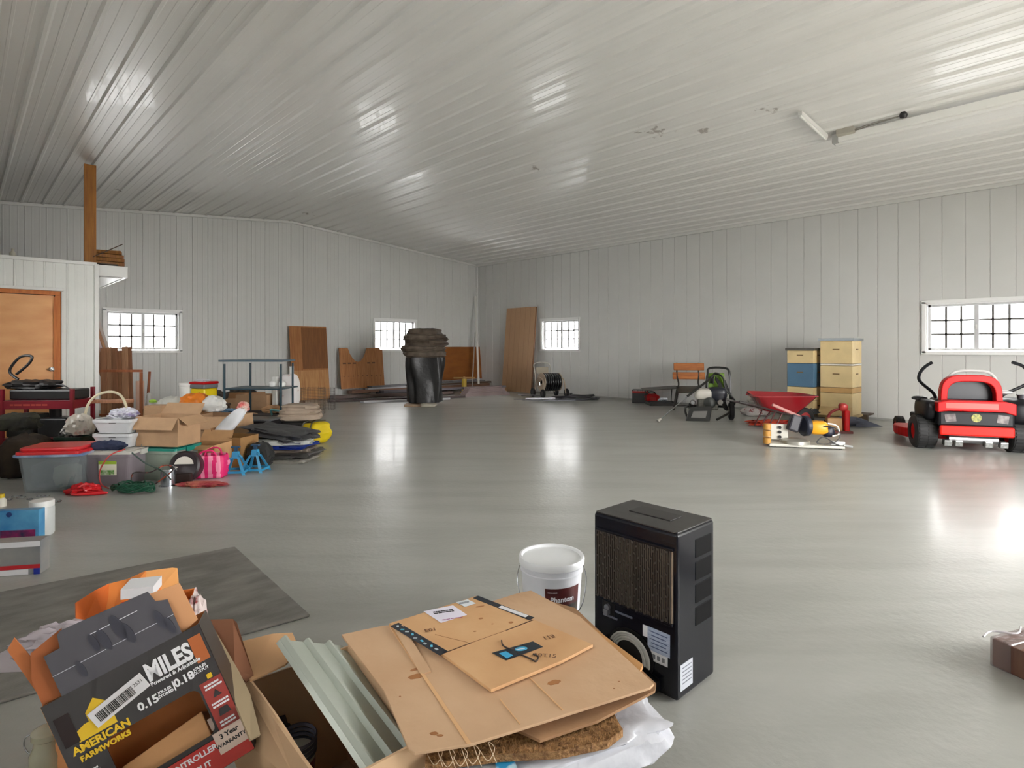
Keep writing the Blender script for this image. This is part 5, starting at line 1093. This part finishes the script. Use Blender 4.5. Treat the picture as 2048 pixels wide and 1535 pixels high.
# support: hidden low wooden crate, bag, coir mat
P=[at(u,v,.2) for u,v in ((840,1300),(1060,1235),(1240,1400),(960,1500))]; c=sum(P,Vector())/4
t=thing('wood_crate','low dark wooden crate beneath the cardboard pile','crate',(c.x,c.y,0),CR+R(30)); CW=wood((84,62,48),(60,44,34))
for z_ in (.04,.12): 
    for sx in (-1,1): MB().box((sx*.20,0,z_),(.02,.38,.06)).build('slat',CW,t); MB().box((0,sx*.2,z_),(.42,.02,.06)).build('slat',CW,t)
MB().box((0,0,.155),(.42,.42,.015)).build('top',CW,t)
b_=flat('brown_board','thick reddish brown board edge under the white plastic bag','board',[(880,1560),(1250,1560),(1322,1462),(1200,1380),(900,1430)],.02,.165,wood((142,84,52),(112,62,38)))
# white plastic bag under mat
Pb=[at(u,v,.24) for u,v in ((940,1560),(1250,1530),(1330,1430),(1230,1380),(900,1480))]; c=sum(Pb,Vector())/5; mb=MB()
mb.blob((0,0,0),(.27,.16,.048),.4,.09,4,5,48); one('feed_sack','white woven plastic sack spreading from under the coir mat','sack',mb,mat((212,214,222),.45,var=.1,scale=6,bump=.5,bscale=18),Vector((c.x,c.y,.242))+c2w(-.02,.01,0),rot=(0,0,CR+R(22)))
t_=flat('blue_bag','small bright blue printed plastic bag corner below the coir mat','bag',[(985,1504),(1020,1500),(1045,1560),(1000,1560)],.004,.298,mat((40,150,205),.3,c2=(190,225,240),scale=25,lo=.5,hi=.6))
t_=flat('grey_bag','grey printed paper bag below the cardboard corner','bag',[(862,1512),(985,1502),(1000,1580),(880,1590)],.006,.292,mat((176,178,182),.5,var=.15))
textmesh('Vulput',.045,Matrix.Translation(at(925,1517,.2995)-Vector(t_.location))@Matrix.Rotation(CR+R(6),4,'Z'),INK,parent=t_)
t_=flat('white_box_corner','narrow white carton corner beside the metal panels','box',[(838,1510),(862,1506),(866,1590),(832,1590)],.05,.24,PAPER)
# coir mat
def coir():
    o=flat('coir_mat','bristly tan coir doormat sticking out beneath the cardboard','doormat',[(850,1528),(1000,1508),(1120,1502),(1215,1482),(1246,1458),(1228,1428),(1100,1400),(860,1440)],.018,.304,mat((176,134,88),.95,c2=(120,84,52),scale=60,bump=1,bscale=120))
    random.seed(2); mb=MB(); P=[at(u,v,.322)-Vector(o.location) for u,v in ((850,1526),(1000,1506),(1120,1500),(1213,1480),(1244,1458),(1228,1430))]
    ctr=Vector((0,.0,0))
    for i in range(len(P)-1):
        for k in range(700):
            p=P[i].lerp(P[i+1],random.random()); p=p.lerp(Vector((-.02,.09,p.z)),random.random()**1.5*.55); p.z=.0175
            d=Vector((random.gauss(0,.004),random.gauss(0,.004),random.uniform(.004,.008))); s_=Vector((d.y,-d.x,0)).normalized()*.0009
            mb.add([p-s_,p+s_,p+d],[(0,1,2)])
    b=mb.build('bristles',mat((196,152,100),.9,c2=(130,92,56),scale=50),o); b['kind']='stuff'; return o
coir()
random.seed(6); mb=MB()
for k,(u,v) in enumerate(((880,1512),(905,1510),(930,1506),(960,1500),(855,1508))):
    p=at(u,v,.335); mb.tube([p,p+c2w(.02,-.02,-.01),p+c2w(.035,.0,.004),p+c2w(.02,.01,.012),p+c2w(.04,-.03,-.008)],.0009,5,sp=6)
one('loose_string','thin pale loose threads curling at the cardboard front corner','string',mb,mat((220,200,170)))
# lower cardboard layers
flat('flattened_carton','torn lower cardboard sheet peeking out under the big sheet at right','flattened box',[(1060,1190),(1150,1215),(1312,1366),(1310,1380),(1195,1440),(1080,1479),(1060,1470),(900,1400)],.007,.33,CBD)
b_=flat('flattened_carton','long narrow folded cardboard along the right rear edge of pile','flattened box',[(1130,1232),(1150,1226),(1286,1328),(1280,1340),(1262,1338)],.012,.338,mat((196,146,92),.7,var=.12))
o=flat('flattened_carton','big light brown flattened carton sheet, the widest in the pile','flattened box',[(683,1268),(762,1251),(860,1240),(1040,1184),(1062,1180),(1160,1232),(1308,1366),(1300,1374),(1092,1440),(940,1487),(830,1504),(818,1498),(768,1380)],.007,ZP,CB,bev=.001)
zt_=ZP+.007
for u0,v0,u1,v1,w_ in ((780,1250,938,1487,.010),(1052,1348,1126,1420,.004),(1000,1398,1040,1448,.003)):
    a=at(u0,v0,zt_); b_=at(u1,v1,zt_); d_=b_-a; MB().box((a+b_)/2-Vector(o.location)+Vector((0,0,.001)),(d_.length,w_,.0022),(0,0,math.degrees(math.atan2(d_.y,d_.x)))).build('crease',mat((214,170,124),.7),o,bev=.0008)
a=at(790,1262,zt_); b_=at(845,1350,zt_); d_=b_-a; MB().box((a+b_)/2-Vector(o.location)+Vector((.012,0,.006)),(d_.length,.03,.004),(6,2,math.degrees(math.atan2(d_.y,d_.x)))).build('raised_flap',CB,o)
for u,v,a,b_,g in ((832,1352,.022,.012,20),(830,1338,.014,.006,30),(1108,1364,.02,.010,25),(868,1466,.01,.006,0),(880,1470,.008,.004,0),(1228,1376,.003,.002,0),(1238,1362,.003,.002,0),(800,1392,.003,.002,0)): stain(o,u,v,zt_,a,b_,g)
o2=flat('flattened_carton','orange tinted flattened carton with dark tape strips and marker scribbles, topmost','flattened box',[(778,1246),(952,1191),(1068,1238),(1186,1288),(1120,1322),(982,1378),(884,1306)],.009,zt_+.004,CB2,bev=.001)
z2=zt_+.013
def onc(u,v,dz=.0005): return at(u,v,z2+dz)-Vector(o2.location)
def strip2(a,b_,w_,m,name='tape',dz=.0006,th=.0006):
    A,B=onc(*a,dz),onc(*b_,dz); d_=B-A; MB().box((A+B)/2,(d_.length,w_,th),(0,0,math.degrees(math.atan2(d_.y,d_.x)))).build(name,m,o2); return A,B,math.atan2(d_.y,d_.x)
TAPE=mat((30,34,44),.3); CY=mat((84,180,214),.4)
A,B,g=strip2((789,1248),(888,1306),.032,TAPE)
random.seed(12)
for k in range(9):
    p=A.lerp(B,.08+.1*k); MB().box(p+Vector((random.uniform(-.006,.006),random.uniform(-.006,.006),.0006)),(.012,.007,.0006),(0,0,math.degrees(g)+random.choice((0,40,-30)))).build('tape_print',CY if k%2 else mat((180,190,196)),o2)
A,B,g=strip2((951,1193),(1064,1237),.026,TAPE); strip2((1000,1212),(1054,1232),.018,PAPER,'tape_patch',.0012)
# seams
strip2((889,1305),(944,1284),.004,mat((84,54,30)),'slit'); strip2((1012,1260),(1066,1239),.004,mat((84,54,30)),'slit'); strip2((944,1284),(1012,1260),.0015,mat((140,96,58)),'crease')
strip2((870,1268),(936,1284),.0012,mat((160,112,70)),'crease')
# labels
def lab4(pts,m,name,dz=.0012):
    P=[onc(u,v,dz) for u,v in pts]; mb=MB(); poly=[(p.x,p.y) for p in P]
    a=sum(poly[i][0]*poly[(i+1)%4][1]-poly[(i+1)%4][0]*poly[i][1] for i in range(4)); poly=poly if a>0 else poly[::-1]
    mb.prism(poly,.0006,Matrix.Translation((0,0,P[0].z))); return mb.build(name,m,o2)
lab4([(847,1222),(906,1210),(934,1229),(882,1245)],mat((222,218,232),.5),'shipping_label'); lab4([(912,1204),(935,1198),(952,1206),(930,1213)],mat((216,222,226),.5),'shipping_label')
def txt2(s_,u,v,size,rot_,m=INK,bold=.0005,name='lettering'): return textmesh(s_,size,Matrix.Translation(onc(u,v,.0024))@Matrix.Rotation(CR+R(rot_),4,'Z'),m,parent=o2,bold=bold,name=name)
scribble(o2,Matrix.Translation(onc(888,1222,.0024))@Matrix.Rotation(CR+R(18),4,'Z'),.075,.022,2,INK,4); scribble(o2,Matrix.Translation(onc(905,1236,.0024))@Matrix.Rotation(CR+R(18),4,'Z'),.07,.005,1,mat((150,60,110)),5)
for j in range(4): strip2((918,1205-.0*j+1*j),(938,1201+1*j*.9),.0012,mat((120,124,130)),'label_line',.0022)
txt2('E01',861,1259,.026,20,mat((110,74,44))); txt2('E11',1097,1273,.028,205,mat((110,74,44))); txt2('50T15',1090,1310,.026,-8,mat((96,60,36)),0)
lab4([(984,1305),(1066,1282),(1086,1293),(1012,1320)],mat((30,40,50),.35),'dark_patch')
lab4([(998,1306),(1012,1302),(1026,1310),(1014,1316)],mat((60,160,205)),'blue_print',.0020); 
mb=MB(); p=onc(1042,1297,.002); mb.prism([(.02*math.cos(a),.011*math.sin(a)) for a in [2*math.pi*i/20 for i in range(20)]],.0006,Matrix.Translation(p)@Matrix.Rotation(CR+R(15),4,'Z')); mb.build('blue_print',mat((70,160,200)),o2)
scribble(o2,Matrix.Translation(onc(1042,1297,.0032))@Matrix.Rotation(CR+R(15),4,'Z'),.03,.006,1,PAPER,3)
for pts in (((1003,1280),(1006,1290),(1020,1297),(1030,1298)),((1034,1305),(1060,1316),(1072,1322),(1076,1312),(1066,1307))):
    MB().tube([onc(u,v,.002) for u,v in pts],.0022,6,sp=5).build('marker_line',mat((50,38,32)),o2)
for u,v,a,b_ in ((962,1236,.008,.005),(1022,1244,.008,.006),(950,1262,.005,.003),(985,1247,.004,.002),(960,1212,.016,.004)):
    p=onc(u,v,.0005); MB().prism([(a*math.cos(2*math.pi*i/14),b_*math.sin(2*math.pi*i/14)) for i in range(14)],.0004,Matrix.Translation(p)@Matrix.Rotation(CR+R(20),4,'Z')).build('stain',mat((160,106,60)),o2)
# ---------------- corrugated metal panels ----------------
def panel(label,a,b_,w_,nr,start,side,loc_m):
    a=Vector(a); b_=Vector(b_); d=(b_-a); L=d.length; d.normalize(); s_=c2w(.52,.72,-.45); s_=(s_-d*s_.dot(d)).normalized(); n=s_.cross(d).normalized()
    if n.z<0: n=-n
    prf=[(0,-.012),(.004,0)]
    P=w_/nr
    for k in range(nr): prf+=[(P*k+.005,0),(P*k+.012,.013),(P*k+.020,.013),(P*k+.027,0),(P*(k+1)-.004,0)]
    mb=MB(); vs_=[]
    for x,h_ in prf: vs_+= [s_*x+n*h_, s_*x+n*h_+d*L]
    k=len(prf); mb.add(vs_,[(2*i,2*i+1,2*i+3,2*i+2) for i in range(k-1)])
    return one('roofing_sheet',label,'metal panel',mb,loc_m,a,solid=.0015)
GM_=mat((168,174,163),.3,.2,var=.06)
fa=atD(557,1278,1.62); fz=atD(735,1540,1.30); dirn=(fz-fa); fa2=fa-dirn*0; fend=fa+dirn*2.0; 
fend.z=max(fend.z,.02)
panel('ribbed grey green metal panel slanting over the open carton, upper one',fa,fend,.25,3,0,-1,GM_)
fb=fa+c2w(.52,.72,-.45)*.262+dirn*.03-Vector((0,0,.02)); panel('second ribbed metal panel tucked under the cardboard sheet edge',fb,fb+dirn*2.0,.17,2,0,-1,GM_)
# ---------------- big open carton (dark inside) ----------------
def wpt(u,v,D): return atD(u,v,D)
Zc=.36
A_=at(495,1362,Zc); B_=at(622,1540,Zc)
ed=(B_-A_); ed.z=0; Lc=.52; edn=ed.normalized(); pn=Vector((edn.y,-edn.x,0)); 
if pn.dot(c2w(1,0,0))<0: pn=-pn
cc=A_+edn*(Lc/2)+pn*.15; cc.z=0; rzc=math.atan2(edn.y,edn.x)
t=thing('open_carton','large tan open carton with a dark inside, under the metal panels','box',cc,rzc)
T=.007; wl,wd=Lc,.30
TANI=mat((204,170,134),.7,var=.06,scale=4)
mb=MB(); mb.box((0,0,T/2+.002),(wl,wd,T)); 
for sy in (-1,1): mb.box((0,sy*(wd/2-T/2),Zc/2),(wl,T,Zc-.004))
for sx in (-1,1): mb.box((sx*(wl/2-T/2),0,Zc/2),(T,wd-2*T,Zc-.004))
mb.build('carton_body',TANI,t)
# local frame: +x = toward camera-left edge direction (edn)
loc_=lambda p: (Matrix.Rotation(-rzc,3,'Z') @ (Vector(p)-cc))
def poly3(name,pts,m,th=.005):
    P=[loc_(p) for p in pts]; mb=MB(); mb.add(P,[tuple(range(len(P)))]); o=mb.build(name,m,t); d=o.modifiers.new('s','SOLIDIFY'); d.thickness=th; d.offset=0; return o
def bez(p,q,c_,n=8): return [(1-i/n)**2*Vector(p)+2*(1-i/n)*(i/n)*Vector(c_)+(i/n)**2*Vector(q) for i in range(n+1)]
# far flap lying back, left long flap bulging, left flap coloured dark for the shade on it
poly3('flap',[wpt(484,1283,1.72),wpt(545,1268,1.74),wpt(585,1266,1.74),wpt(600,1300,1.66),wpt(570,1330,1.60),wpt(500,1362,1.54)],mat((206,162,118),.7))
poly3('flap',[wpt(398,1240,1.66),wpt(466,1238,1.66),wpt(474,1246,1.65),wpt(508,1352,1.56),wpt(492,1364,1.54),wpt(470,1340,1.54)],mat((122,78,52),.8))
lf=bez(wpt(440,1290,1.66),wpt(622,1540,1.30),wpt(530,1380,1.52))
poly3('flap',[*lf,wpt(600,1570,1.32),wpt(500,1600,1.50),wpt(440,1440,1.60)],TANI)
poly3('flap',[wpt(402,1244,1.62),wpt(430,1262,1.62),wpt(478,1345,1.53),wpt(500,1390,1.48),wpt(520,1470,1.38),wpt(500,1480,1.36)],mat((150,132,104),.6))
# rolled can standing inside
p=c2w((585-1024)/F*1.50,1.52,0); t=thing('paper_roll','pale newspaper-like roll with dark bands inside the dark carton','roll',p,CR,rot=(R(6),R(4),CR))
MB().cyl((0,0,.01),(0,0,.24),.042,n=24).build('roll_body',mat((176,172,160),.7,var=.1),t)
for k in range(4): MB().lathe([(.043,.235+.013*k),(.047,.241+.013*k),(.043,.247+.013*k)],24).build('band',mat((70,70,86),.5),t)
MB().lathe([(.0432,.19),(.0445,.21),(.0432,.225)],24).build('band',mat((120,60,64),.5),t)
for k,ch in enumerate('NEW'):
    q=textmesh(ch,.035,Matrix.Identity(4),INK,parent=t)
    for v_ in q.data.vertices: th=R(-125+32*k)+v_.co.x/.043; z=.14+v_.co.y; v_.co=(.0436*math.cos(th),.0436*math.sin(th),z)
rag('navy_cloth','dark navy cloth bunched inside the dark carton by the roll',c2w((540-1024)/F*1.60,1.62,.012),.07,.05,.13,mat((32,34,48),.8,bump=.5),5,'cloth',.2)
# ---------------- black electric fence carton ----------------
D0_=1.30; e1=Vector((.85,.37,.38)).normalized(); up=Vector((-.36,0,.93)); up=(up-e1*up.dot(e1)).normalized(); yy=up.cross(e1).normalized()
cw=lambda q: c2w(q.x,q.y,0)+Vector((0,0,q.z))
X_,Y_,Z_=cw(e1),cw(yy),cw(up)
W=.261*D0_; Hh=.262*D0_; TL=atD(82,1414,D0_); O=TL-Z_*Hh
Mx=Matrix((X_,Y_,Z_)).transposed()
t=thing('fence_charger_carton','tilted black retail carton with MILES lettering and cut-out window','box',O,rot=Mx.to_euler())
BG=mat((40,36,38),.2,coat=.5); BGG=mat((70,68,76),.22,coat=.6); ORI=mat((186,112,60),.7,var=.12,scale=4); DP=.115
def P(a,b_): return (a*W,Hh-b_*.229*D0_)      # a right, b down from the fold
def pp(name,pts,y,th,m,par=None,bev=0): 
    q=MB(); q.prism([P(a,b_) if True else 0 for a,b_ in pts],th,Matrix.Translation((0,y,0))@XZ); return q.build(name,m,par or t,bev=bev)
# front panel with window hole (strips around it)
B1=1.143
hole=(.227,.835,.46,.86)
for nm,a0,a1,b0,b1 in (('front_panel',0,1,0,.46),('front_panel',0,.227,.46,.86),('front_panel',.835,1,.46,.86),('front_panel',0,1,.86,B1)):
    pass
q=MB()
for a0,a1,b0,b1 in ((0,1,0,.46),(0,.227,.46,.86),(.835,1,.46,.86),(0,1,.86,B1)): q.prism([P(a0,b1),P(a1,b1),P(a1,b0),P(a0,b0)],.003,Matrix.Translation((0,.001,0))@XZ)
for a,b,sa,sb in ((.227,.46,1,-1),(.835,.46,-1,-1),(.227,.86,1,1),(.835,.86,-1,1)):
    x,z=P(a,b); rr_=.02; q.prism(([(x,z)]+[(x+sa*(rr_-rr_*math.cos(R(9*k_))),z+sb*(rr_-rr_*math.sin(R(9*k_)))) for k_ in range(11)]) if sa*sb>0 else ([(x,z)]+[(x+sa*(rr_-rr_*math.cos(R(9*k_))),z+sb*(rr_-rr_*math.sin(R(9*k_)))) for k_ in range(11)][::-1]),.003,Matrix.Translation((0,.001,0))@XZ)
q.build('front_panel',BG,t)
q=MB(); q.box((W/2,DP,Hh/2),(W,.003,Hh)); q.build('back_panel',ORI,t)
q=MB(); q.box((W,DP/2,Hh/2),(.003,DP,Hh)); q.build('side_panel',mat((54,44,38),.35),t)
q=MB(); q.box((0,DP/2,Hh/2),(.003,DP,Hh)); q.build('side_panel',mat((196,140,92),.7),t)
q=MB(); q.box((W/2,DP/2,0),(W,DP,.003)); q.build('bottom_panel',BG,t)
# inner carton seen through window
q=MB(); q.box((0,0,0),(W*.56,.05,.085)); q.build('inner_tray',mat((214,160,108),.7),t,loc=(W*.5,.045,.075),rot=(R(-28),R(-6),0),bev=.002)
q=MB(); q.box((W*.82,.02,.10),(.02,.003,.03)); q.build('inner_label',mat((214,190,176),.6),t)
# flaps
pp('top_flap',[(.123,0),(.885,0),(.89,-.30),(.82,-.33),(.80,-.43),(.26,-.46),(.235,-.44),(.22,-.34),(.123,-.336)],.0015,.003,BGG)
for s_ in (((.123,-.175),(.885,-.16)),): 
    a,b_=P(*s_[0]),P(*s_[1]); MB().box(((a[0]+b_[0])/2,-.002,(a[1]+b_[1])/2),(b_[0]-a[0],.0012,.0012)).build('fold_highlight',mat((196,196,206),.3),t)  # pale strip paints the highlight across the glossy flap
MB().box((P(.55,0)[0],-.002,P(0,-.33)[1]),(W*.30,.0012,.0014)).build('fold_highlight',mat((220,220,226),.3),t)
pp('side_flap',[(.86,.02),(.84,-.12),(.80,-.40),(.99,-.37),(1.0,-.03)],.012,.003,mat((206,150,104),.7))
pp('side_flap',[(.0,-.0),(.0,-.2),(.055,-.40),(.26,-.47),(.2,-.3),(.13,.0)],.012,.003,mat((170,96,52),.7))
o_=pp('side_flap',[(.0,.0),(-.03,-.25),(-.06,-.50),(.0,-.56),(.05,-.3),(.06,-.03)],.022,.003,mat((190,112,62),.7))
# smudges of palm prints on the glossy flap
for a,b_,s_ in ((.40,-.26,1),(.46,-.24,1.2),(.56,-.28,1.4),(.60,-.2,1.2),(.80,-.18,1.1),(.84,-.1,1.0),(.28,-.12,.9)):
    x,z=P(a,b_); MB().prism([(.008*s_*math.cos(2*math.pi*i/14),.024*s_*math.sin(2*math.pi*i/14)) for i in range(14)],.0006,Matrix.Translation((x,-.0022,z))@XZ@Matrix.Rotation(R(8),4,'Z')).build('smudge',mat((46,46,60),.3,coat=.5),t)
# face art
def rect(name,a0,a1,b0,b1,m,y=-.0025): return pp(name,[(a0,b1),(a1,b1),(a1,b0),(a0,b0)],y,.0006,m)
rect('slot',.03,.12,.13,.37,mat((30,14,16),.3)); rect('hang_hole',.90,.985,.07,.29,mat((176,96,48),.6))
REDP=mat((186,44,40),.3,coat=.4); rect('red_print',.85,1,.45,B1-.002,mat((150,50,44),.3,coat=.4)); rect('red_print',.42,1,.90,B1-.002,REDP,-.0032)
rect('warranty_label',.80,.995,.86,1.04,mat((214,192,178),.5),-.0042)
def tx(s_,a,b_,size,m=PAPER,bold=.0004,rot_=0,y=-.0035,xs=1,name='lettering'):
    x,z=P(a,b_); return textmesh(s_,size,Matrix.Translation((x,y,z))@Matrix.Rotation(R(90),4,'X')@Matrix.Rotation(R(rot_),4,'Z'),m,parent=t,bold=bold,xs=xs,name=name)
tx('MILES',.745,.165,.058,bold=.0022,xs=.72); tx('Powered & Adjustable',.76,.255,.013,xs=.95); tx('0.15',.54,.37,.026,bold=.001); tx('JOULES\nSTORED',.655,.36,.009); tx('|',.715,.345,.026); tx('0.18',.785,.345,.026,bold=.001); tx('JOULES\nOUTPUT',.90,.335,.009)
YL=mat((226,186,40),.4)
tx('AMERICAN',.23,.425,.024,YL,.001); tx('FARMWORKS',.23,.50,.017,YL,.0008)
pp('barn_logo',[(.11,.38),(.11,.30),(.17,.27),(.2,.27),(.2,.20),(.27,.12),(.34,.2),(.34,.38)],-.0022,.0006,YL)
L_=MB(); x,z=P(.40,.235); Mb=Matrix.Translation((x,-.0046,z))@Matrix.Rotation(R(90),4,'X')@Matrix.Rotation(R(13),4,'Z')
L_.box((0,0,0),(W*.37,.040,.0008)); L_.v=[Mb@v_ for v_ in L_.v]; L_.build('barcode_label',mat((214,212,214),.5),t)
random.seed(9); q=MB(); x_=-W*.15
while x_<W*.10:
    w_=random.choice((.0008,.0014,.002)); q.box((x_,-.002,.0006),(w_,.022,.0006)); x_+=w_+random.choice((.001,.0016))
q.v=[Mb@v_ for v_ in q.v]; q.build('barcode',INK,t)
q=textmesh('2531',.011,Mb@Matrix.Translation((W*.14,.004,.001)),INK,parent=t)
for q_,(a_,b__) in enumerate(((.93,.50),(.93,.66),(.93,.82),(.10,.62))):
    x,z=P(a_,b__); scribble(t,frontM(x,z,-.0036),.04,.016,2,PAPER,q_)
pp('yellow_icon',[(.09,.75),(.18,.74),(.2,.80),(.17,.84),(.11,.85),(.12,.80)],-.0026,.0006,YL); pp('yellow_icon',[(.915,.40),(.95,.40),(.95,.44),(.915,.44)],-.0036,.0006,YL)
pp('dark_icon',[(.9,.60),(.93,.54),(.96,.6)],-.0036,.0006,BG); pp('dark_icon',[(.89,.76),(.9,.7),(.96,.7),(.97,.76)],-.0036,.0006,BG)
tx('3 Year',.90,.91,.016,INK,.0006,y=-.0052); tx('WARRANTY',.895,.975,.0125,INK,.0005,y=-.0052); tx('CONTROLLER',.62,.955,.019,PAPER,.0006,y=-.0042); tx('OUTPUT',.62,1.05,.019,PAPER,.0006,y=-.0042)
# ---------------- orange carton behind, oil filter box, bags ----------------
OR=mat((236,142,66),.6,c2=(214,110,40),scale=3); ORD=mat((222,112,40),.6)
po=c2w((265-1024)/F*1.78,1.80,0)
t=thing('orange_carton','open orange carton with ragged tall flaps behind black carton','box',po,CR+R(24))
w_,d_,h_=.30,.24,.46
mb=MB(); mb.box((0,0,.004),(w_,d_,.006)); 
for sy in (-1,1): mb.box((0,sy*d_/2,h_/2),(w_,.005,h_))
for sx in (-1,1): mb.box((sx*w_/2,0,h_/2),(.005,d_,h_))
mb.build('carton_body',OR,t)
def p3(par,loc0,rz0,name,pts,m,th=.004):
    Rm=Matrix.Rotation(-rz0,3,'Z'); Pq=[Rm@(Vector(p)-loc0) for p in pts]; q=MB(); q.add(Pq,[tuple(range(len(Pq)))]); o=q.build(name,m,par); d=o.modifiers.new('s','SOLIDIFY'); d.thickness=th; d.offset=0
rz0=CR+R(24)
p3(t,po,rz0,'flap',[atD(290,1142,1.95),atD(345,1135,1.97),atD(355,1136,1.97),atD(360,1200,1.90),atD(300,1200,1.88)],mat((246,176,104),.6))
p3(t,po,rz0,'flap',[atD(215,1168,1.90),atD(255,1158,1.94),atD(292,1141,1.95),atD(302,1215,1.88),atD(212,1245,1.80)],OR)
p3(t,po,rz0,'flap',[atD(151,1205,1.76),atD(190,1180,1.84),atD(217,1167,1.90),atD(214,1250,1.80),atD(152,1262,1.72)],ORD)
fo=c2w((271-1024)/F*1.76,1.79,0); fo=Vector((fo.x,fo.y,.012)); t=thing('filter_box','white and orange oil filter carton standing in the orange carton','box',fo,CR+R(16))
MB().box((0,0,.27),(.085,.085,.54)).build('carton_body',mat((240,128,44),.4),t,bev=.002); MB().box((0,0,.527),(.087,.087,.03)).build('white_top',PAPER,t); MB().box((0,-.0434,.49),(.08,.002,.03)).build('red_band',mat((210,50,40)),t); textmesh('FRAM',.03,frontM(0,.49,-.045),PAPER,parent=t,bold=.001)
rag('crumpled_orange_paper','crumpled orange paper bulging beside the filter carton',po+c2w(-.03,-.16,.0),.1,.045,.27,mat((244,170,112),.6,bump=.5),6,'paper',.12)
pc=c2w((118-1024)/F*1.62,1.64,0); mb=MB(); mb.blob((.09,0,.2),(.06,.06,.2),.8,.1,3,5,24); mb.blob((.02,-.0,.42),(.13,.06,.055),.9,.2,4,7,40); mb.add([(-.08,0,.45),(-.24,-.03,.375),(-.06,-.02,.36),(0,.02,.44)],[(0,1,2),(0,3,2),(0,3,1)])
one('plastic_bag','clear frosty plastic bag bulging left of the orange carton','bag',mb,mat((216,206,214),.25,alpha=.8,var=.15,scale=5,bump=.5,bscale=14),pc+Vector((0,0,.02)),CR+R(10))
# printed crumpled bag right of black carton
rag('printed_bag','crumpled white and red printed bag tucked right of the orange carton',c2w((385-1024)/F*1.78,1.8,0),.04,.05,.30,mat((214,200,196),.5,c2=(150,60,60),scale=30,lo=.5,hi=.6,bump=.5),8,'bag',.15)
# glass jar
pj=c2w((97-1024)/F*1.62,1.62,0); t=thing('glass_jar','greenish glass jar with wire bail beside black carton','jar',pj,CR)
MB().lathe([(0,0),(.04,0),(.044,.01),(.044,.15),(.034,.175),(.034,.19),(.04,.195),(.04,.21),(.03,.215),(0,.216)],28).build('jar_body',mat((196,196,170),.08,alpha=.75,coat=.5),t)
MB().tube([(-.036,0,.20),(-.055,-.01,.195),(-.06,-.01,.17),(-.045,-.01,.15),(-.04,0,.17)],.002,sp=5).build('wire_bail',STEEL,t)
# carton that carries the black fence carton
q=O+X_*W*.5+Y_*DP*.5
mb=MB(); mb.box((0,0,.055),(.26,.2,.11)); one('brown_carton','low brown carton on floor under the tilted black carton','box',mb,KRAFT,Vector((q.x,q.y,0)),CR+R(20),bev=.003)
# flooring pack at the right edge
PL=mat((120,84,68),.25,c2=(96,62,50),scale=3,st=(8,1,1),coat=.4)
f1=at(1984,1330,.0); f2=at(2075,1372,0); g=math.atan2((f2-f1).y,(f2-f1).x)
t=thing('flooring_pack','plastic wrapped pack of brown wood planks at the right edge','flooring pack',f1,g)
for k in range(2): MB().box((.6,.075+.155*k,.055),(1.2,.15,.11)).build('plank_stack',PL,t,bev=.004)
MB().box((.03,.155,.0575),(.075,.32,.12)).build('plastic_wrap',mat((150,130,128),.15,alpha=.45,coat=.8,bump=.8,bscale=25),t,bev=.008)
MB().tube([(-.02,-.02,.11),(-.03,.05,.116),(.02,.12,.118),(-.01,.2,.118)],.004,sp=5).build('wrap_edge',mat((200,196,200),.2),t)
